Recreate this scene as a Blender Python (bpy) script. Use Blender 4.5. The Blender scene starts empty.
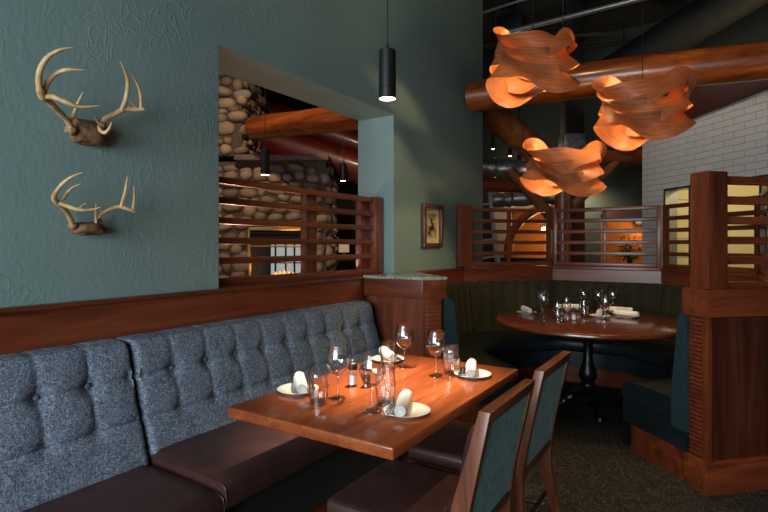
import bpy, bmesh, math, random
from mathutils import Vector, Matrix, noise as mnoise
random.seed(7)
S = bpy.context.scene
COL = S.collection
PI = math.pi
CEIL = 5.6

# ------------------------------------------------------------------ helpers
def lin(c):
    c = c / 255.0
    return c / 12.92 if c <= 0.04045 else ((c + 0.055) / 1.055) ** 2.4
def rgb(r, g, b): return (lin(r), lin(g), lin(b), 1.0)

class MB:
    """collects shapes into one bmesh"""
    def __init__(self): self.bm = bmesh.new()
    def box(self, x0, x1, y0, y1, z0, z1, bev=0.0, M=None, seg=2):
        r = bmesh.ops.create_cube(self.bm, size=1.0)
        vs = r['verts']
        T = Matrix.Translation(((x0+x1)/2, (y0+y1)/2, (z0+z1)/2)) @ Matrix.Diagonal((abs(x1-x0), abs(y1-y0), abs(z1-z0), 1))
        bmesh.ops.transform(self.bm, matrix=T, verts=vs)
        if bev > 0:
            es = list({e for v in vs for e in v.link_edges})
            rr = bmesh.ops.bevel(self.bm, geom=es, offset=bev, segments=seg, affect='EDGES', profile=0.5)
            vs = list({v for f in rr['faces'] for v in f.verts} | {v for v in vs if v.is_valid})
        if M is not None: bmesh.ops.transform(self.bm, matrix=M, verts=vs)
        return self
    def tube(self, pts, radii, n=12, cap=True, closed=False):
        pts = [Vector(p) for p in pts]
        if not hasattr(radii, '__len__'): radii = [radii]*len(pts)
        rings = []; N = len(pts)
        prev = None
        for i, p in enumerate(pts):
            if closed: t = pts[(i+1) % N] - pts[i-1]
            else: t = pts[min(i+1, N-1)] - pts[max(i-1, 0)]
            t.normalize()
            if prev is None:
                a = Vector((0,0,1)) if abs(t.z) < 0.9 else Vector((1,0,0))
                u = t.cross(a).normalized()
            else:
                u = (prev - t*prev.dot(t))
                u = u.normalized() if u.length > 1e-6 else t.orthogonal().normalized()
            prev = u
            v = t.cross(u)
            rings.append([self.bm.verts.new(p + (u*math.cos(2*PI*k/n) + v*math.sin(2*PI*k/n))*radii[i]) for k in range(n)])
        m = N if closed else N-1
        for i in range(m):
            a, b = rings[i], rings[(i+1) % N]
            for k in range(n):
                self.bm.faces.new((a[k], a[(k+1) % n], b[(k+1) % n], b[k]))
        if cap and not closed:
            self.bm.faces.new(list(reversed(rings[0]))); self.bm.faces.new(rings[-1])
        return self
    def lathe(self, prof, n=28, cx=0, cy=0, cz=0, capb=True, capt=True):
        rings = []
        for r, z in prof:
            if r < 1e-5: rings.append([self.bm.verts.new((cx, cy, cz+z))])
            else: rings.append([self.bm.verts.new((cx+r*math.cos(2*PI*k/n), cy+r*math.sin(2*PI*k/n), cz+z)) for k in range(n)])
        for a, b in zip(rings, rings[1:]):
            if len(a) == 1 and len(b) == 1: continue
            for k in range(n):
                k2 = (k+1) % n
                if len(a) == 1: self.bm.faces.new((a[0], b[k2], b[k]))
                elif len(b) == 1: self.bm.faces.new((a[k], a[k2], b[0]))
                else: self.bm.faces.new((a[k], a[k2], b[k2], b[k]))
        if capb and len(rings[0]) > 1: self.bm.faces.new(list(reversed(rings[0])))
        if capt and len(rings[-1]) > 1: self.bm.faces.new(rings[-1])
        return self
    def prism(self, poly, z0, z1, bev=0.0):
        """poly: CCW list of (x,y); extruded in z"""
        b = [self.bm.verts.new((x, y, z0)) for x, y in poly]
        t = [self.bm.verts.new((x, y, z1)) for x, y in poly]
        n = len(poly); fs = []
        fs.append(self.bm.faces.new(list(reversed(b)))); fs.append(self.bm.faces.new(t))
        for i in range(n): fs.append(self.bm.faces.new((b[i], b[(i+1) % n], t[(i+1) % n], t[i])))
        if bev > 0:
            es = list({e for f in fs for e in f.edges})
            bmesh.ops.bevel(self.bm, geom=es, offset=bev, segments=2, affect='EDGES', profile=0.5)
        return self
    def prism_axis(self, poly, a0, a1, axis='y', bev=0.0):
        """poly in (x,z), extruded along y"""
        b = [self.bm.verts.new((x, a0, z)) for x, z in poly]
        t = [self.bm.verts.new((x, a1, z)) for x, z in poly]
        n = len(poly); fs = [self.bm.faces.new(b), self.bm.faces.new(list(reversed(t)))]
        for i in range(n): fs.append(self.bm.faces.new((b[(i+1) % n], b[i], t[i], t[(i+1) % n])))
        if bev > 0:
            es = list({e for f in fs for e in f.edges})
            bmesh.ops.bevel(self.bm, geom=es, offset=bev, segments=2, affect='EDGES', profile=0.5)
        return self
    def grid(self, fn, nu, nv, wrap_u=False):
        V = [[self.bm.verts.new(fn(i, j)) for j in range(nv)] for i in range(nu)]
        for i in range(nu if wrap_u else nu-1):
            for j in range(nv-1):
                i2 = (i+1) % nu
                self.bm.faces.new((V[i][j], V[i2][j], V[i2][j+1], V[i][j+1]))
        return self
    def build(self, name, mat, parent=None, smooth=True, world=False, angle=35, normals=True):
        bm = self.bm
        if world and parent is not None:
            M = Matrix.Translation(parent.location) @ parent.rotation_euler.to_matrix().to_4x4()
            bmesh.ops.transform(bm, matrix=M.inverted(), verts=bm.verts[:])
        if normals: bmesh.ops.recalc_face_normals(bm, faces=bm.faces[:])
        me = bpy.data.meshes.new(name)
        if smooth:
            for f in bm.faces: f.smooth = True
            ca = math.radians(angle)
            for e in bm.edges:
                if len(e.link_faces) == 2 and e.calc_face_angle(0) > ca: e.smooth = False
        bm.to_mesh(me); bm.free()
        me.materials.append(mat)
        o = bpy.data.objects.new(name, me); COL.objects.link(o)
        if parent is not None: o.parent = parent
        return o

def tag(o, label=None, cat=None, group=None, kind=None):
    if label: o['label'] = label
    if cat: o['category'] = cat
    if group: o['group'] = group
    if kind: o['kind'] = kind
    return o
def thing(name, label, cat, loc=(0,0,0), rz=0.0, group=None):
    o = bpy.data.objects.new(name, None); COL.objects.link(o)
    o.empty_display_size = 0.05
    o.location = loc; o.rotation_euler = (0, 0, rz)
    return tag(o, label, cat, group)
def dup(root, loc, rz, label):
    r = root.copy(); COL.objects.link(r)
    r.location = loc; r.rotation_euler = (0, 0, rz)
    r['label'] = label
    for ch in list(root.children):
        c = ch.copy(); COL.objects.link(c); c.parent = r
        for g in ch.children:
            d = g.copy(); COL.objects.link(d); d.parent = c
    return r
def struct(name, mb, mat, **k):
    o = mb.build(name, mat, **k); o['kind'] = 'structure'; return o
def lightob(name, kind, loc, energy, color, **k):
    l = bpy.data.lights.new(name, kind); l.energy = energy; l.color = color
    for a, b in k.items():
        if a not in ('rot', 'target'): setattr(l, a, b)
    o = bpy.data.objects.new(name, l); COL.objects.link(o); o.location = loc
    if 'target' in k:
        o.rotation_euler = (Vector(k['target']) - Vector(loc)).to_track_quat('-Z', 'Y').to_euler()
    return o

# ------------------------------------------------------------------ materials
def newmat(name):
    m = bpy.data.materials.new(name); m.use_nodes = True
    nt = m.node_tree; b = nt.nodes['Principled BSDF']
    return m, nt, b
def setin(b, **k):
    names = dict(rough='Roughness', metal='Metallic', coat='Coat Weight', coatr='Coat Roughness', spec='Specular IOR Level', sheen='Sheen Weight', sheenr='Sheen Roughness', trans='Transmission Weight', ior='IOR', es='Emission Strength')
    for a, v in k.items(): b.inputs[names[a]].default_value = v
def node(nt, t, **k):
    n = nt.nodes.new(t)
    for a, v in k.items(): setattr(n, a, v)
    return n
def coords(nt, scale=(1,1,1), rot=(0,0,0), loc=(0,0,0)):
    tc = node(nt, 'ShaderNodeTexCoord'); mp = node(nt, 'ShaderNodeMapping')
    mp.inputs['Scale'].default_value = scale; mp.inputs['Rotation'].default_value = rot; mp.inputs['Location'].default_value = loc
    nt.links.new(tc.outputs['Object'], mp.inputs['Vector'])
    return mp.outputs['Vector']
def noise(nt, vec, scale, detail=3, rough=0.5, dist=0.0):
    n = node(nt, 'ShaderNodeTexNoise')
    n.inputs['Scale'].default_value = scale; n.inputs['Detail'].default_value = detail
    n.inputs['Roughness'].default_value = rough; n.inputs['Distortion'].default_value = dist
    nt.links.new(vec, n.inputs['Vector']); return n.outputs['Fac']
def ramp(nt, fac, stops):
    r = node(nt, 'ShaderNodeValToRGB'); e = r.color_ramp.elements
    while len(e) < len(stops): e.new(0.5)
    for el, (p, c) in zip(e, stops): el.position = p; el.color = c
    nt.links.new(fac, r.inputs['Fac']); return r.outputs['Color']
def math_(nt, op, a, b):
    n = node(nt, 'ShaderNodeMath', operation=op)
    for i, v in enumerate((a, b)):
        if isinstance(v, (int, float)): n.inputs[i].default_value = v
        else: nt.links.new(v, n.inputs[i])
    return n.outputs[0]
def bump(nt, b, h, strength=0.3, dist=0.01):
    n = node(nt, 'ShaderNodeBump'); n.inputs['Strength'].default_value = strength; n.inputs['Distance'].default_value = dist
    nt.links.new(h, n.inputs['Height']); nt.links.new(n.outputs['Normal'], b.inputs['Normal'])
def plain(name, col, **k):
    m, nt, b = newmat(name); b.inputs['Base Color'].default_value = col; setin(b, **k); return m
def mottled(name, c1, c2, scale=20, bs=0.0, bscale=60, **k):
    m, nt, b = newmat(name); v = coords(nt)
    nt.links.new(ramp(nt, noise(nt, v, scale, 4), [(0.3, c1), (0.7, c2)]), b.inputs['Base Color']); setin(b, **k)
    if bs: bump(nt, b, noise(nt, v, bscale, 3), bs, 0.004)
    return m
def wood(name, c1, c2, c3, axis='y', scale=9.0, rough=0.35, coat=0.2, stretch=14.0, bs=0.05):
    m, nt, b = newmat(name)
    s = {'x': (1/stretch, 1, 1), 'y': (1, 1/stretch, 1), 'z': (1, 1, 1/stretch)}[axis]
    v = coords(nt, s)
    n1 = noise(nt, v, scale, 4, 0.55, 1.2); n2 = noise(nt, v, scale*9, 3, 0.6)
    f = math_(nt, 'ADD', math_(nt, 'MULTIPLY', n1, 0.72), math_(nt, 'MULTIPLY', n2, 0.28))
    nt.links.new(ramp(nt, f, [(0.33, c1), (0.5, c2), (0.68, c3)]), b.inputs['Base Color'])
    setin(b, rough=rough, coat=coat, coatr=0.15)
    if bs: bump(nt, b, n2, bs, 0.002)
    return m
def emit(name, col, strength):
    m, nt, b = newmat(name); b.inputs['Base Color'].default_value = (0,0,0,1)
    b.inputs['Emission Color'].default_value = col; b.inputs['Emission Strength'].default_value = strength; return m
def glassmat(name, r0=.075, edge=.25, body=.98):
    """thin clear glass: clear face-on, reflecting and slightly darker towards its rim as seen"""
    m = bpy.data.materials.new(name); m.use_nodes = True; nt = m.node_tree; nt.nodes.clear()
    out = node(nt, 'ShaderNodeOutputMaterial'); mix = node(nt, 'ShaderNodeMixShader'); tr = node(nt, 'ShaderNodeBsdfTransparent'); gl = node(nt, 'ShaderNodeBsdfGlossy')
    gl.inputs['Roughness'].default_value = 0.02
    lw = node(nt, 'ShaderNodeLayerWeight'); lw.inputs['Blend'].default_value = .5
    f = math_(nt, 'ADD', r0, math_(nt, 'MULTIPLY', .75, math_(nt, 'POWER', lw.outputs['Facing'], 2.8)))
    nt.links.new(ramp(nt, lw.outputs['Facing'], [(0.45, (body, body, body, 1)), (1.0, (edge, edge, edge, 1))]), tr.inputs['Color'])
    nt.links.new(f, mix.inputs[0]); nt.links.new(tr.outputs[0], mix.inputs[1]); nt.links.new(gl.outputs[0], mix.inputs[2]); nt.links.new(mix.outputs[0], out.inputs[0])
    return m

M = {}
cherry = (rgb(64, 28, 15), rgb(100, 45, 23), rgb(124, 62, 34))
for a in 'xyz': M['cherry_'+a] = wood('cherry_'+a, *cherry, axis=a, rough=0.38, coat=0.15)
M['table'] = wood('table_wood', rgb(98, 44, 20), rgb(132, 65, 31), rgb(156, 88, 46), axis='y', scale=7, rough=0.24, coat=0.5, stretch=18, bs=0.02)
M['round'] = wood('round_table_wood', rgb(74, 33, 18), rgb(98, 46, 25), rgb(116, 58, 32), axis='x', scale=7, rough=0.22, coat=0.6, stretch=18, bs=0.0)
M['walnut_z'] = wood('chair_wood', rgb(70, 36, 22), rgb(98, 54, 34), rgb(120, 70, 46), axis='z', scale=14, rough=0.4, coat=0.1)
M['walnut_y'] = wood('chair_rail_wood', rgb(70, 36, 22), rgb(98, 54, 34), rgb(120, 70, 46), axis='y', scale=14, rough=0.4, coat=0.1)
M['log_x'] = wood('log_x', rgb(60, 26, 10), rgb(122, 60, 21), rgb(158, 88, 36), axis='x', scale=5, rough=0.32, coat=0.4, stretch=7, bs=0.25)
M['log_z'] = wood('log_z', rgb(70, 34, 14), rgb(122, 66, 28), rgb(150, 88, 42), axis='z', scale=5, rough=0.4, coat=0.2, stretch=7, bs=0.2)
M['redlog'] = wood('red_log', rgb(54, 12, 8), rgb(86, 22, 14), rgb(104, 32, 20), axis='x', scale=5, rough=0.45, coat=0.2, stretch=7)
M['redbeam'] = wood('red_beam', rgb(50, 18, 13), rgb(66, 24, 17), rgb(80, 32, 22), axis='x', scale=6, rough=0.5, coat=0.0)

def plaster():
    m, nt, b = newmat('painted_plaster'); v = coords(nt)
    # trowelled plaster: long curved strokes from a strongly distorted stretched noise
    v2 = coords(nt, (1, 1.0, 0.55), rot=(0.5, 0, 0))
    n1 = noise(nt, v2, 8.5, 3, 0.5, 1.6)
    w = math_(nt, 'ABSOLUTE', math_(nt, 'SUBTRACT', n1, 0.5), 0)
    ridge = math_(nt, 'SUBTRACT', 0.035, math_(nt, 'MINIMUM', w, 0.035))
    mask = noise(nt, v, 2.2, 2)
    mk = math_(nt, 'MAXIMUM', math_(nt, 'MULTIPLY', math_(nt, 'SUBTRACT', mask, 0.42), 4.0), 0.05)
    ridge = math_(nt, 'MULTIPLY', ridge, mk)
    fine = noise(nt, v, 38, 4)
    v3 = coords(nt, (1, 1.0, 0.4), rot=(-0.9, 0, 0), loc=(3, 1, 2))
    n3 = noise(nt, v3, 17.0, 3, 0.6, 2.0)
    h = math_(nt, 'ADD', math_(nt, 'MULTIPLY', ridge, 12.0), math_(nt, 'ADD', math_(nt, 'MULTIPLY', fine, 0.22), math_(nt, 'MULTIPLY', n3, 0.28)))
    bump(nt, b, h, 0.35, 0.012)
    nt.links.new(ramp(nt, noise(nt, v, 1.3, 3), [(0.3, rgb(112, 138, 136)), (0.7, rgb(119, 145, 142))]), b.inputs['Base Color'])
    setin(b, rough=0.55, spec=0.35)
    return m
M['plaster'] = plaster()
M['dark'] = plain('dark_paint', rgb(26, 22, 21), rough=0.8)
M['darkteal'] = plain('dark_green_paint', rgb(34, 42, 39), rough=0.7)
M['ceiling'] = plain('ceiling_black', rgb(18, 15, 14), rough=0.9)
M['blackmetal'] = plain('black_metal', rgb(26, 27, 29), rough=0.42, metal=0.3)
M['castiron'] = plain('cast_iron', rgb(22, 23, 25), rough=0.32, metal=0.5)
M['steel'] = plain('steel', rgb(150, 152, 156), rough=0.32, metal=1.0)
M['cutlery'] = plain('cutlery_steel', rgb(205, 203, 200), rough=0.22, metal=1.0)
M['foil'] = mottled('crinkled_foil', rgb(120, 118, 116), rgb(190, 188, 184), 14, 0.8, 22, rough=0.35, metal=0.7)
M['conduit'] = plain('conduit', rgb(170, 172, 175), rough=0.35, metal=0.8)
M['duct'] = plain('spiral_duct_paint', rgb(13, 12, 11), rough=0.75)
M['ceramic'] = plain('white_ceramic', rgb(212, 206, 194), rough=0.18, coat=0.4)
M['napkin'] = mottled('white_linen', rgb(196, 192, 187), rgb(208, 204, 198), 90, 0.25, 260, rough=0.9)
M['glass'] = glassmat('clear_glass')
M['solidglass'] = glassmat('thick_clear_glass', .16, .35, .92)
M['salt'] = plain('salt', rgb(232, 230, 226), rough=0.9)
M['pepper'] = mottled('peppercorns', rgb(30, 24, 20), rgb(80, 64, 52), 300, 0.3, 300, rough=0.8)
M['bone'] = mottled('antler_bone', rgb(150, 116, 74), rgb(206, 178, 132), 26, 0.35, 70, rough=0.5)
M['burr'] = mottled('antler_base', rgb(104, 78, 52), rgb(160, 130, 92), 60, 0.7, 90, rough=0.7)
M['skull'] = mottled('skull_plate', rgb(72, 44, 28), rgb(130, 94, 62), 40, 0.8, 50, rough=0.75)
M['mortar'] = mottled('mortar', rgb(66, 58, 50), rgb(88, 78, 68), 40, 0.4, 60, rough=0.95)
M['slate'] = mottled('slate_mantle', rgb(86, 72, 68), rgb(112, 96, 90), 9, 0.2, 30, rough=0.6)
M['brass'] = plain('brass', rgb(200, 160, 80), rough=0.3, metal=1.0)
M['soot'] = plain('soot', rgb(24, 22, 22), rough=0.9)
M['rubbergreen'] = mottled('leaf_green', rgb(34, 52, 26), rgb(70, 92, 44), 20, 0, 0, rough=0.55)
M['aluminium'] = plain('ladder_aluminium', rgb(190, 192, 196), rough=0.4, metal=0.6)
M['redplastic'] = plain('red_plastic', rgb(170, 30, 26), rough=0.5)
M['cream'] = plain('cream_paint', rgb(214, 192, 158), rough=0.8)
M['orange'] = plain('ochre_paint', rgb(214, 132, 56), rough=0.8)
M['frame'] = wood('picture_frame_wood', rgb(58, 30, 24), rgb(80, 44, 34), rgb(98, 58, 46), axis='z', scale=20, rough=0.35, coat=0.2)
M['mat'] = plain('picture_mount', rgb(206, 188, 148), rough=0.8)

def granite():
    m, nt, b = newmat('granite'); v = coords(nt)
    nt.links.new(ramp(nt, noise(nt, v, 110, 4, 0.7), [(0.34, rgb(70, 74, 70)), (0.5, rgb(140, 146, 138)), (0.66, rgb(196, 196, 184))]), b.inputs['Base Color'])
    setin(b, rough=0.12, coat=0.3); return m
M['granite'] = granite()
def tweed():
    m, nt, b = newmat('blue_grey_tweed')
    a = noise(nt, coords(nt, (1, 300, 46)), 1.6, 2, 0.6); c = noise(nt, coords(nt, (1, 46, 300)), 1.6, 2, 0.6); d = noise(nt, coords(nt), 60, 3)
    f = math_(nt, 'ADD', math_(nt, 'MULTIPLY', math_(nt, 'MAXIMUM', a, c), 0.88), math_(nt, 'MULTIPLY', d, 0.12))
    nt.links.new(ramp(nt, f, [(0.40, rgb(44, 54, 68)), (0.53, rgb(92, 106, 124)), (0.63, rgb(143, 153, 166)), (0.74, rgb(208, 211, 214))]), b.inputs['Base Color'])
    bump(nt, b, f, 0.5, 0.003); setin(b, rough=0.95, spec=0.15); return m
M['tweed'] = tweed()
def leather():
    m, nt, b = newmat('brown_leather'); v = coords(nt)
    nt.links.new(ramp(nt, noise(nt, v, 9, 4), [(0.3, rgb(54, 33, 31)), (0.7, rgb(70, 44, 40))]), b.inputs['Base Color'])
    vo = node(nt, 'ShaderNodeTexVoronoi'); vo.inputs['Scale'].default_value = 170; nt.links.new(v, vo.inputs['Vector'])
    bump(nt, b, math_(nt, 'ADD', vo.outputs['Distance'], math_(nt, 'MULTIPLY', noise(nt, v, 30, 2), 1.2)), 0.16, 0.003); setin(b, rough=0.4, spec=0.5); return m
M['leather'] = leather()
M['vinyl'] = mottled('dark_teal_vinyl', rgb(18, 27, 32), rgb(25, 34, 39), 6, 0.1, 90, rough=0.4)
def velvet(name, c1, c2, bs=0.1):
    m, nt, b = newmat(name); v = coords(nt, (1, 1, 0.45))
    nt.links.new(ramp(nt, noise(nt, v, 42, 4, 0.65, 0.5), [(0.3, c1), (0.62, c2)]), b.inputs['Base Color'])
    setin(b, rough=0.8, sheen=0.1, sheenr=0.4, spec=0.15); return m
M['velvet'] = velvet('lamplit_booth_velvet', rgb(35, 35, 23), rgb(50, 48, 31))  # booth velvet with the warm lamplight put into its olive colour
M['daylit_velvet'] = velvet('daylit_booth_velvet', rgb(17, 38, 44), rgb(28, 53, 59))  # same booth velvet, bluer: daylight on the ends put into the colour
M['chairvelvet'] = velvet('chair_teal_velvet', rgb(50, 96, 92), rgb(88, 140, 132))
def carpet():
    m, nt, b = newmat('carpet'); v = coords(nt, (1, 1, 1))
    a = noise(nt, coords(nt, (60, 14, 1), rot=(0, 0, 0.6)), 1.2, 3, 0.6); c = noise(nt, coords(nt, (14, 60, 1), rot=(0, 0, 0.6)), 1.2, 3, 0.6)
    f = math_(nt, 'MAXIMUM', a, c)
    nt.links.new(ramp(nt, f, [(0.42, rgb(26, 26, 28)), (0.56, rgb(46, 45, 45)), (0.7, rgb(78, 72, 62))]), b.inputs['Base Color'])
    bump(nt, b, noise(nt, v, 160, 3), 0.7, 0.006); setin(b, rough=0.98, spec=0.1); return m
M['carpet'] = carpet()
def tilemat(name, c1, c2, mortar, bw, rh, rough=0.18, wob=0.0):
    m, nt, b = newmat(name)
    tc = node(nt, 'ShaderNodeTexCoord'); sp = node(nt, 'ShaderNodeSeparateXYZ'); cb = node(nt, 'ShaderNodeCombineXYZ')
    nt.links.new(tc.outputs['Object'], sp.inputs[0]); nt.links.new(sp.outputs['X'], cb.inputs['X']); nt.links.new(sp.outputs['Z'], cb.inputs['Y'])
    br = node(nt, 'ShaderNodeTexBrick'); nt.links.new(cb.outputs[0], br.inputs['Vector'])
    br.offset = 0.5; br.inputs['Scale'].default_value = 1.0; br.inputs['Brick Width'].default_value = bw; br.inputs['Row Height'].default_value = rh
    br.inputs['Mortar Size'].default_value = 0.006; br.inputs['Color1'].default_value = c1; br.inputs['Color2'].default_value = c2; br.inputs['Mortar'].default_value = mortar
    nt.links.new(br.outputs['Color'], b.inputs['Base Color'])
    h = math_(nt, 'ADD', math_(nt, 'MULTIPLY', br.outputs['Fac'], -1.0), math_(nt, 'MULTIPLY', noise(nt, tc.outputs['Object'], 16, 2), wob))
    bump(nt, b, h, 0.4, 0.006); setin(b, rough=rough); return m
M['tile'] = tilemat('grey_white_tile', rgb(190, 187, 184), rgb(195, 192, 189), rgb(158, 155, 152), 0.30, 0.085, 0.2, 0.8)
M['kitchentile'] = tilemat('cream_tile', rgb(216, 200, 150), rgb(222, 206, 160), rgb(150, 136, 100), 0.30, 0.30, 0.3)
def stonemat():
    m, nt, b = newmat('river_stone'); g = node(nt, 'ShaderNodeNewGeometry'); v = coords(nt)
    c = ramp(nt, g.outputs['Random Per Island'], [(0.0, rgb(96, 84, 74)), (0.25, rgb(150, 130, 106)), (0.45, rgb(122, 108, 94)), (0.65, rgb(170, 148, 120)), (0.82, rgb(112, 92, 82)), (1.0, rgb(142, 132, 122))])
    mx = node(nt, 'ShaderNodeMixRGB', blend_type='MULTIPLY'); mx.inputs[0].default_value = 0.5
    nt.links.new(c, mx.inputs[1]); nt.links.new(ramp(nt, noise(nt, v, 22, 4), [(0.3, (0.55, 0.55, 0.55, 1)), (0.7, (1, 1, 1, 1))]), mx.inputs[2])
    nt.links.new(mx.outputs[0], b.inputs['Base Color']); bump(nt, b, noise(nt, v, 40, 3), 0.3, 0.01); setin(b, rough=0.7); return m
M['stone'] = stonemat()
def veneer():
    m = bpy.data.materials.new('wood_veneer'); m.use_nodes = True; nt = m.node_tree; nt.nodes.clear()
    out = node(nt, 'ShaderNodeOutputMaterial'); uv = node(nt, 'ShaderNodeUVMap'); mp = node(nt, 'ShaderNodeMapping'); mp.inputs['Scale'].default_value = (1.0, 26, 1)
    nt.links.new(uv.outputs[0], mp.inputs[0])
    n1 = noise(nt, mp.outputs[0], 1.6, 4, 0.6, 0.6)
    col = ramp(nt, n1, [(0.3, rgb(92, 48, 28)), (0.5, rgb(146, 82, 48)), (0.7, rgb(176, 108, 66))])
    pb = node(nt, 'ShaderNodeBsdfPrincipled'); pb.inputs['Roughness'].default_value = 0.5; pb.inputs['Specular IOR Level'].default_value = 0.3
    tr = node(nt, 'ShaderNodeBsdfTranslucent'); mix = node(nt, 'ShaderNodeMixShader'); mix.inputs[0].default_value = 0.06
    nt.links.new(col, pb.inputs['Base Color']); nt.links.new(col, tr.inputs['Color'])
    nt.links.new(pb.outputs[0], mix.inputs[1]); nt.links.new(tr.outputs[0], mix.inputs[2]); nt.links.new(mix.outputs[0], out.inputs[0])
    return m
M['veneer'] = veneer()
M['bulb'] = emit('warm_bulb', (1.0, 0.62, 0.25, 1), 14)
M['lens'] = emit('pendant_lens', (1.0, 0.74, 0.45, 1), 9)
M['spotbulb'] = emit('track_bulb', (1.0, 0.72, 0.42, 1), 8)
M['flame'] = emit('flame', (1.0, 0.36, 0.06, 1), 2)
M['daypane'] = emit('daylight_pane', (0.92, 0.95, 0.92, 1), .42)
M['lampshade'] = emit('glowing_shade', (1.0, 0.62, 0.36, 1), .35)

# ------------------------------------------------------------------ the setting
m = MB(); m.box(-7, 7.5, -2.8, 14.5, -0.1, 0); struct('floor', m, M['carpet'])
m = MB(); m.box(-7, 7.5, -2.8, 14.5, CEIL, CEIL+.1); struct('ceiling', m, M['ceiling'])
# left wall with the big pass-through opening
OY0, OY1, OZ0, OZ1, WT, WE = 1.986, 3.888, 1.13, 2.545, 0.39, 5.97
m = MB(); bm = m.bm
ys, zs = [-2.6, OY0, OY1, WE], [0, OZ0, OZ1, CEIL]
V = {(i, j, k): bm.verts.new((x, ys[i], zs[j])) for i in range(4) for j in range(4) for k, x in enumerate((0, -WT))}
edge_f = []
for i in range(3):
    for j in range(3):
        if (i, j) == (1, 1): continue
        bm.faces.new([V[i, j, 0], V[i+1, j, 0], V[i+1, j+1, 0], V[i, j+1, 0]]); bm.faces.new([V[i, j, 1], V[i, j+1, 1], V[i+1, j+1, 1], V[i+1, j, 1]])
hole = [(1, 1), (2, 1), (2, 2), (1, 2)]
for (a, b) in zip(hole, hole[1:]+hole[:1]): edge_f.append(bm.faces.new([V[a+(0,)], V[b+(0,)], V[b+(1,)], V[a+(1,)]]))
rim = [(0, 0), (1, 0), (2, 0), (3, 0), (3, 1), (3, 2), (3, 3), (2, 3), (1, 3), (0, 3), (0, 2), (0, 1)]
for (a, b) in zip(rim, rim[1:]+rim[:1]):
    f = bm.faces.new([V[b+(0,)], V[a+(0,)], V[a+(1,)], V[b+(1,)]])
    if a[0] == 3 and b[0] == 3: edge_f.append(f)
bmesh.ops.recalc_face_normals(bm, faces=bm.faces[:])
es = [e for e in {e for f in edge_f for e in f.edges} if len(e.link_faces) == 2 and e.calc_face_angle(0) > 1.2]
bmesh.ops.bevel(bm, geom=es, offset=.009, segments=3, affect='EDGES', profile=.5)
struct('wall_left', m, M['plaster'])
# rear wall (behind the camera) with daylight windows
m = MB(); WX = [(0.3, 1.9), (2.2, 3.8)]
m.box(0, 7.5, -2.8, -2.6, 0, 0.7); m.box(0, 7.5, -2.8, -2.6, 2.9, CEIL)
xs = [0] + [v for w in WX for v in w] + [7.5]
for a, b in zip(xs[::2], xs[1::2]): m.box(a, b, -2.8, -2.6, 0.7, 2.9)
struct('wall_rear', m, M['plaster'])
for i, (a, b) in enumerate(WX):
    m = MB(); m.box(a, a+.06, -2.76, -2.64, .7, 2.9); m.box(b-.06, b, -2.76, -2.64, .7, 2.9); m.box(a, b, -2.76, -2.64, .7, .76); m.box(a, b, -2.76, -2.64, 2.84, 2.9); m.box((a+b)/2-.025, (a+b)/2+.025, -2.74, -2.66, .7, 2.9)
    struct('window_%d' % (i+1), m, M['cherry_z'])
m = MB(); m.box(7.4, 7.5, -2.8, 14.5, 0, CEIL); struct('wall_right', m, M['darkteal'])
m = MB(); m.box(-7, -6.9, -2.8, 14.5, 0, CEIL); struct('wall_far_left', m, M['dark'])

# wood wainscot band above the banquette and its cap
m = MB(); m.box(0, 0.03, -2.6, 3.40, 0, 1.13); m.box(0, 0.045, -2.6, 3.36, 1.13, 1.152, bev=0.004)
struct('trim_1', m, M['cherry_y'])
m = MB(); m.box(-WT-.02, 0.0, OY0+.002, OY1-.002, OZ0, 1.152); struct('trim_2', m, M['cherry_y'])
m = MB(); m.box(0, 0.055, 4.16, 5.26, 0, 1.13); m.box(0, 0.065, 4.16, 5.26, 1.13, 1.152, bev=0.004); struct('trim_3', m, M['cherry_y'])

# ------------------------------------------------------------------ slatted screen standing in the opening
scr = thing('slatted_screen', 'dark red wooden slatted screen standing in the wall opening above the banquette', 'screen', (-0.13, OY0, 1.152))
L = OY1 - OY0
m = MB(); m.box(-.03, .03, 0.002, .028, 0, .655, bev=.003); m.build('post', M['cherry_z'], scr)
m = MB(); m.box(-.09, -.03, .93, 1.05, .0, .64, bev=.003); m.build('post', M['cherry_z'], scr)
m = MB(); m.box(-.09, .035, L-.15, L-.03, 0, .668, bev=.004); m.build('post', M['cherry_z'], scr)
m = MB(); m.box(-.09, -.03, L-.27, L-.15, .0, .64, bev=.003); m.build('post', M['cherry_z'], scr)
m = MB(); m.box(-.045, .03, .028, L-.15, 0, .045, bev=.003); m.build('bottom_rail', M['cherry_y'], scr)
for k in range(5):
    z = .618 - k*.1215
    m = MB(); m.box(-.03, .02, .028, L-.15, z, z+.04, bev=.003); m.build('slat', M['cherry_y'], scr)

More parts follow.
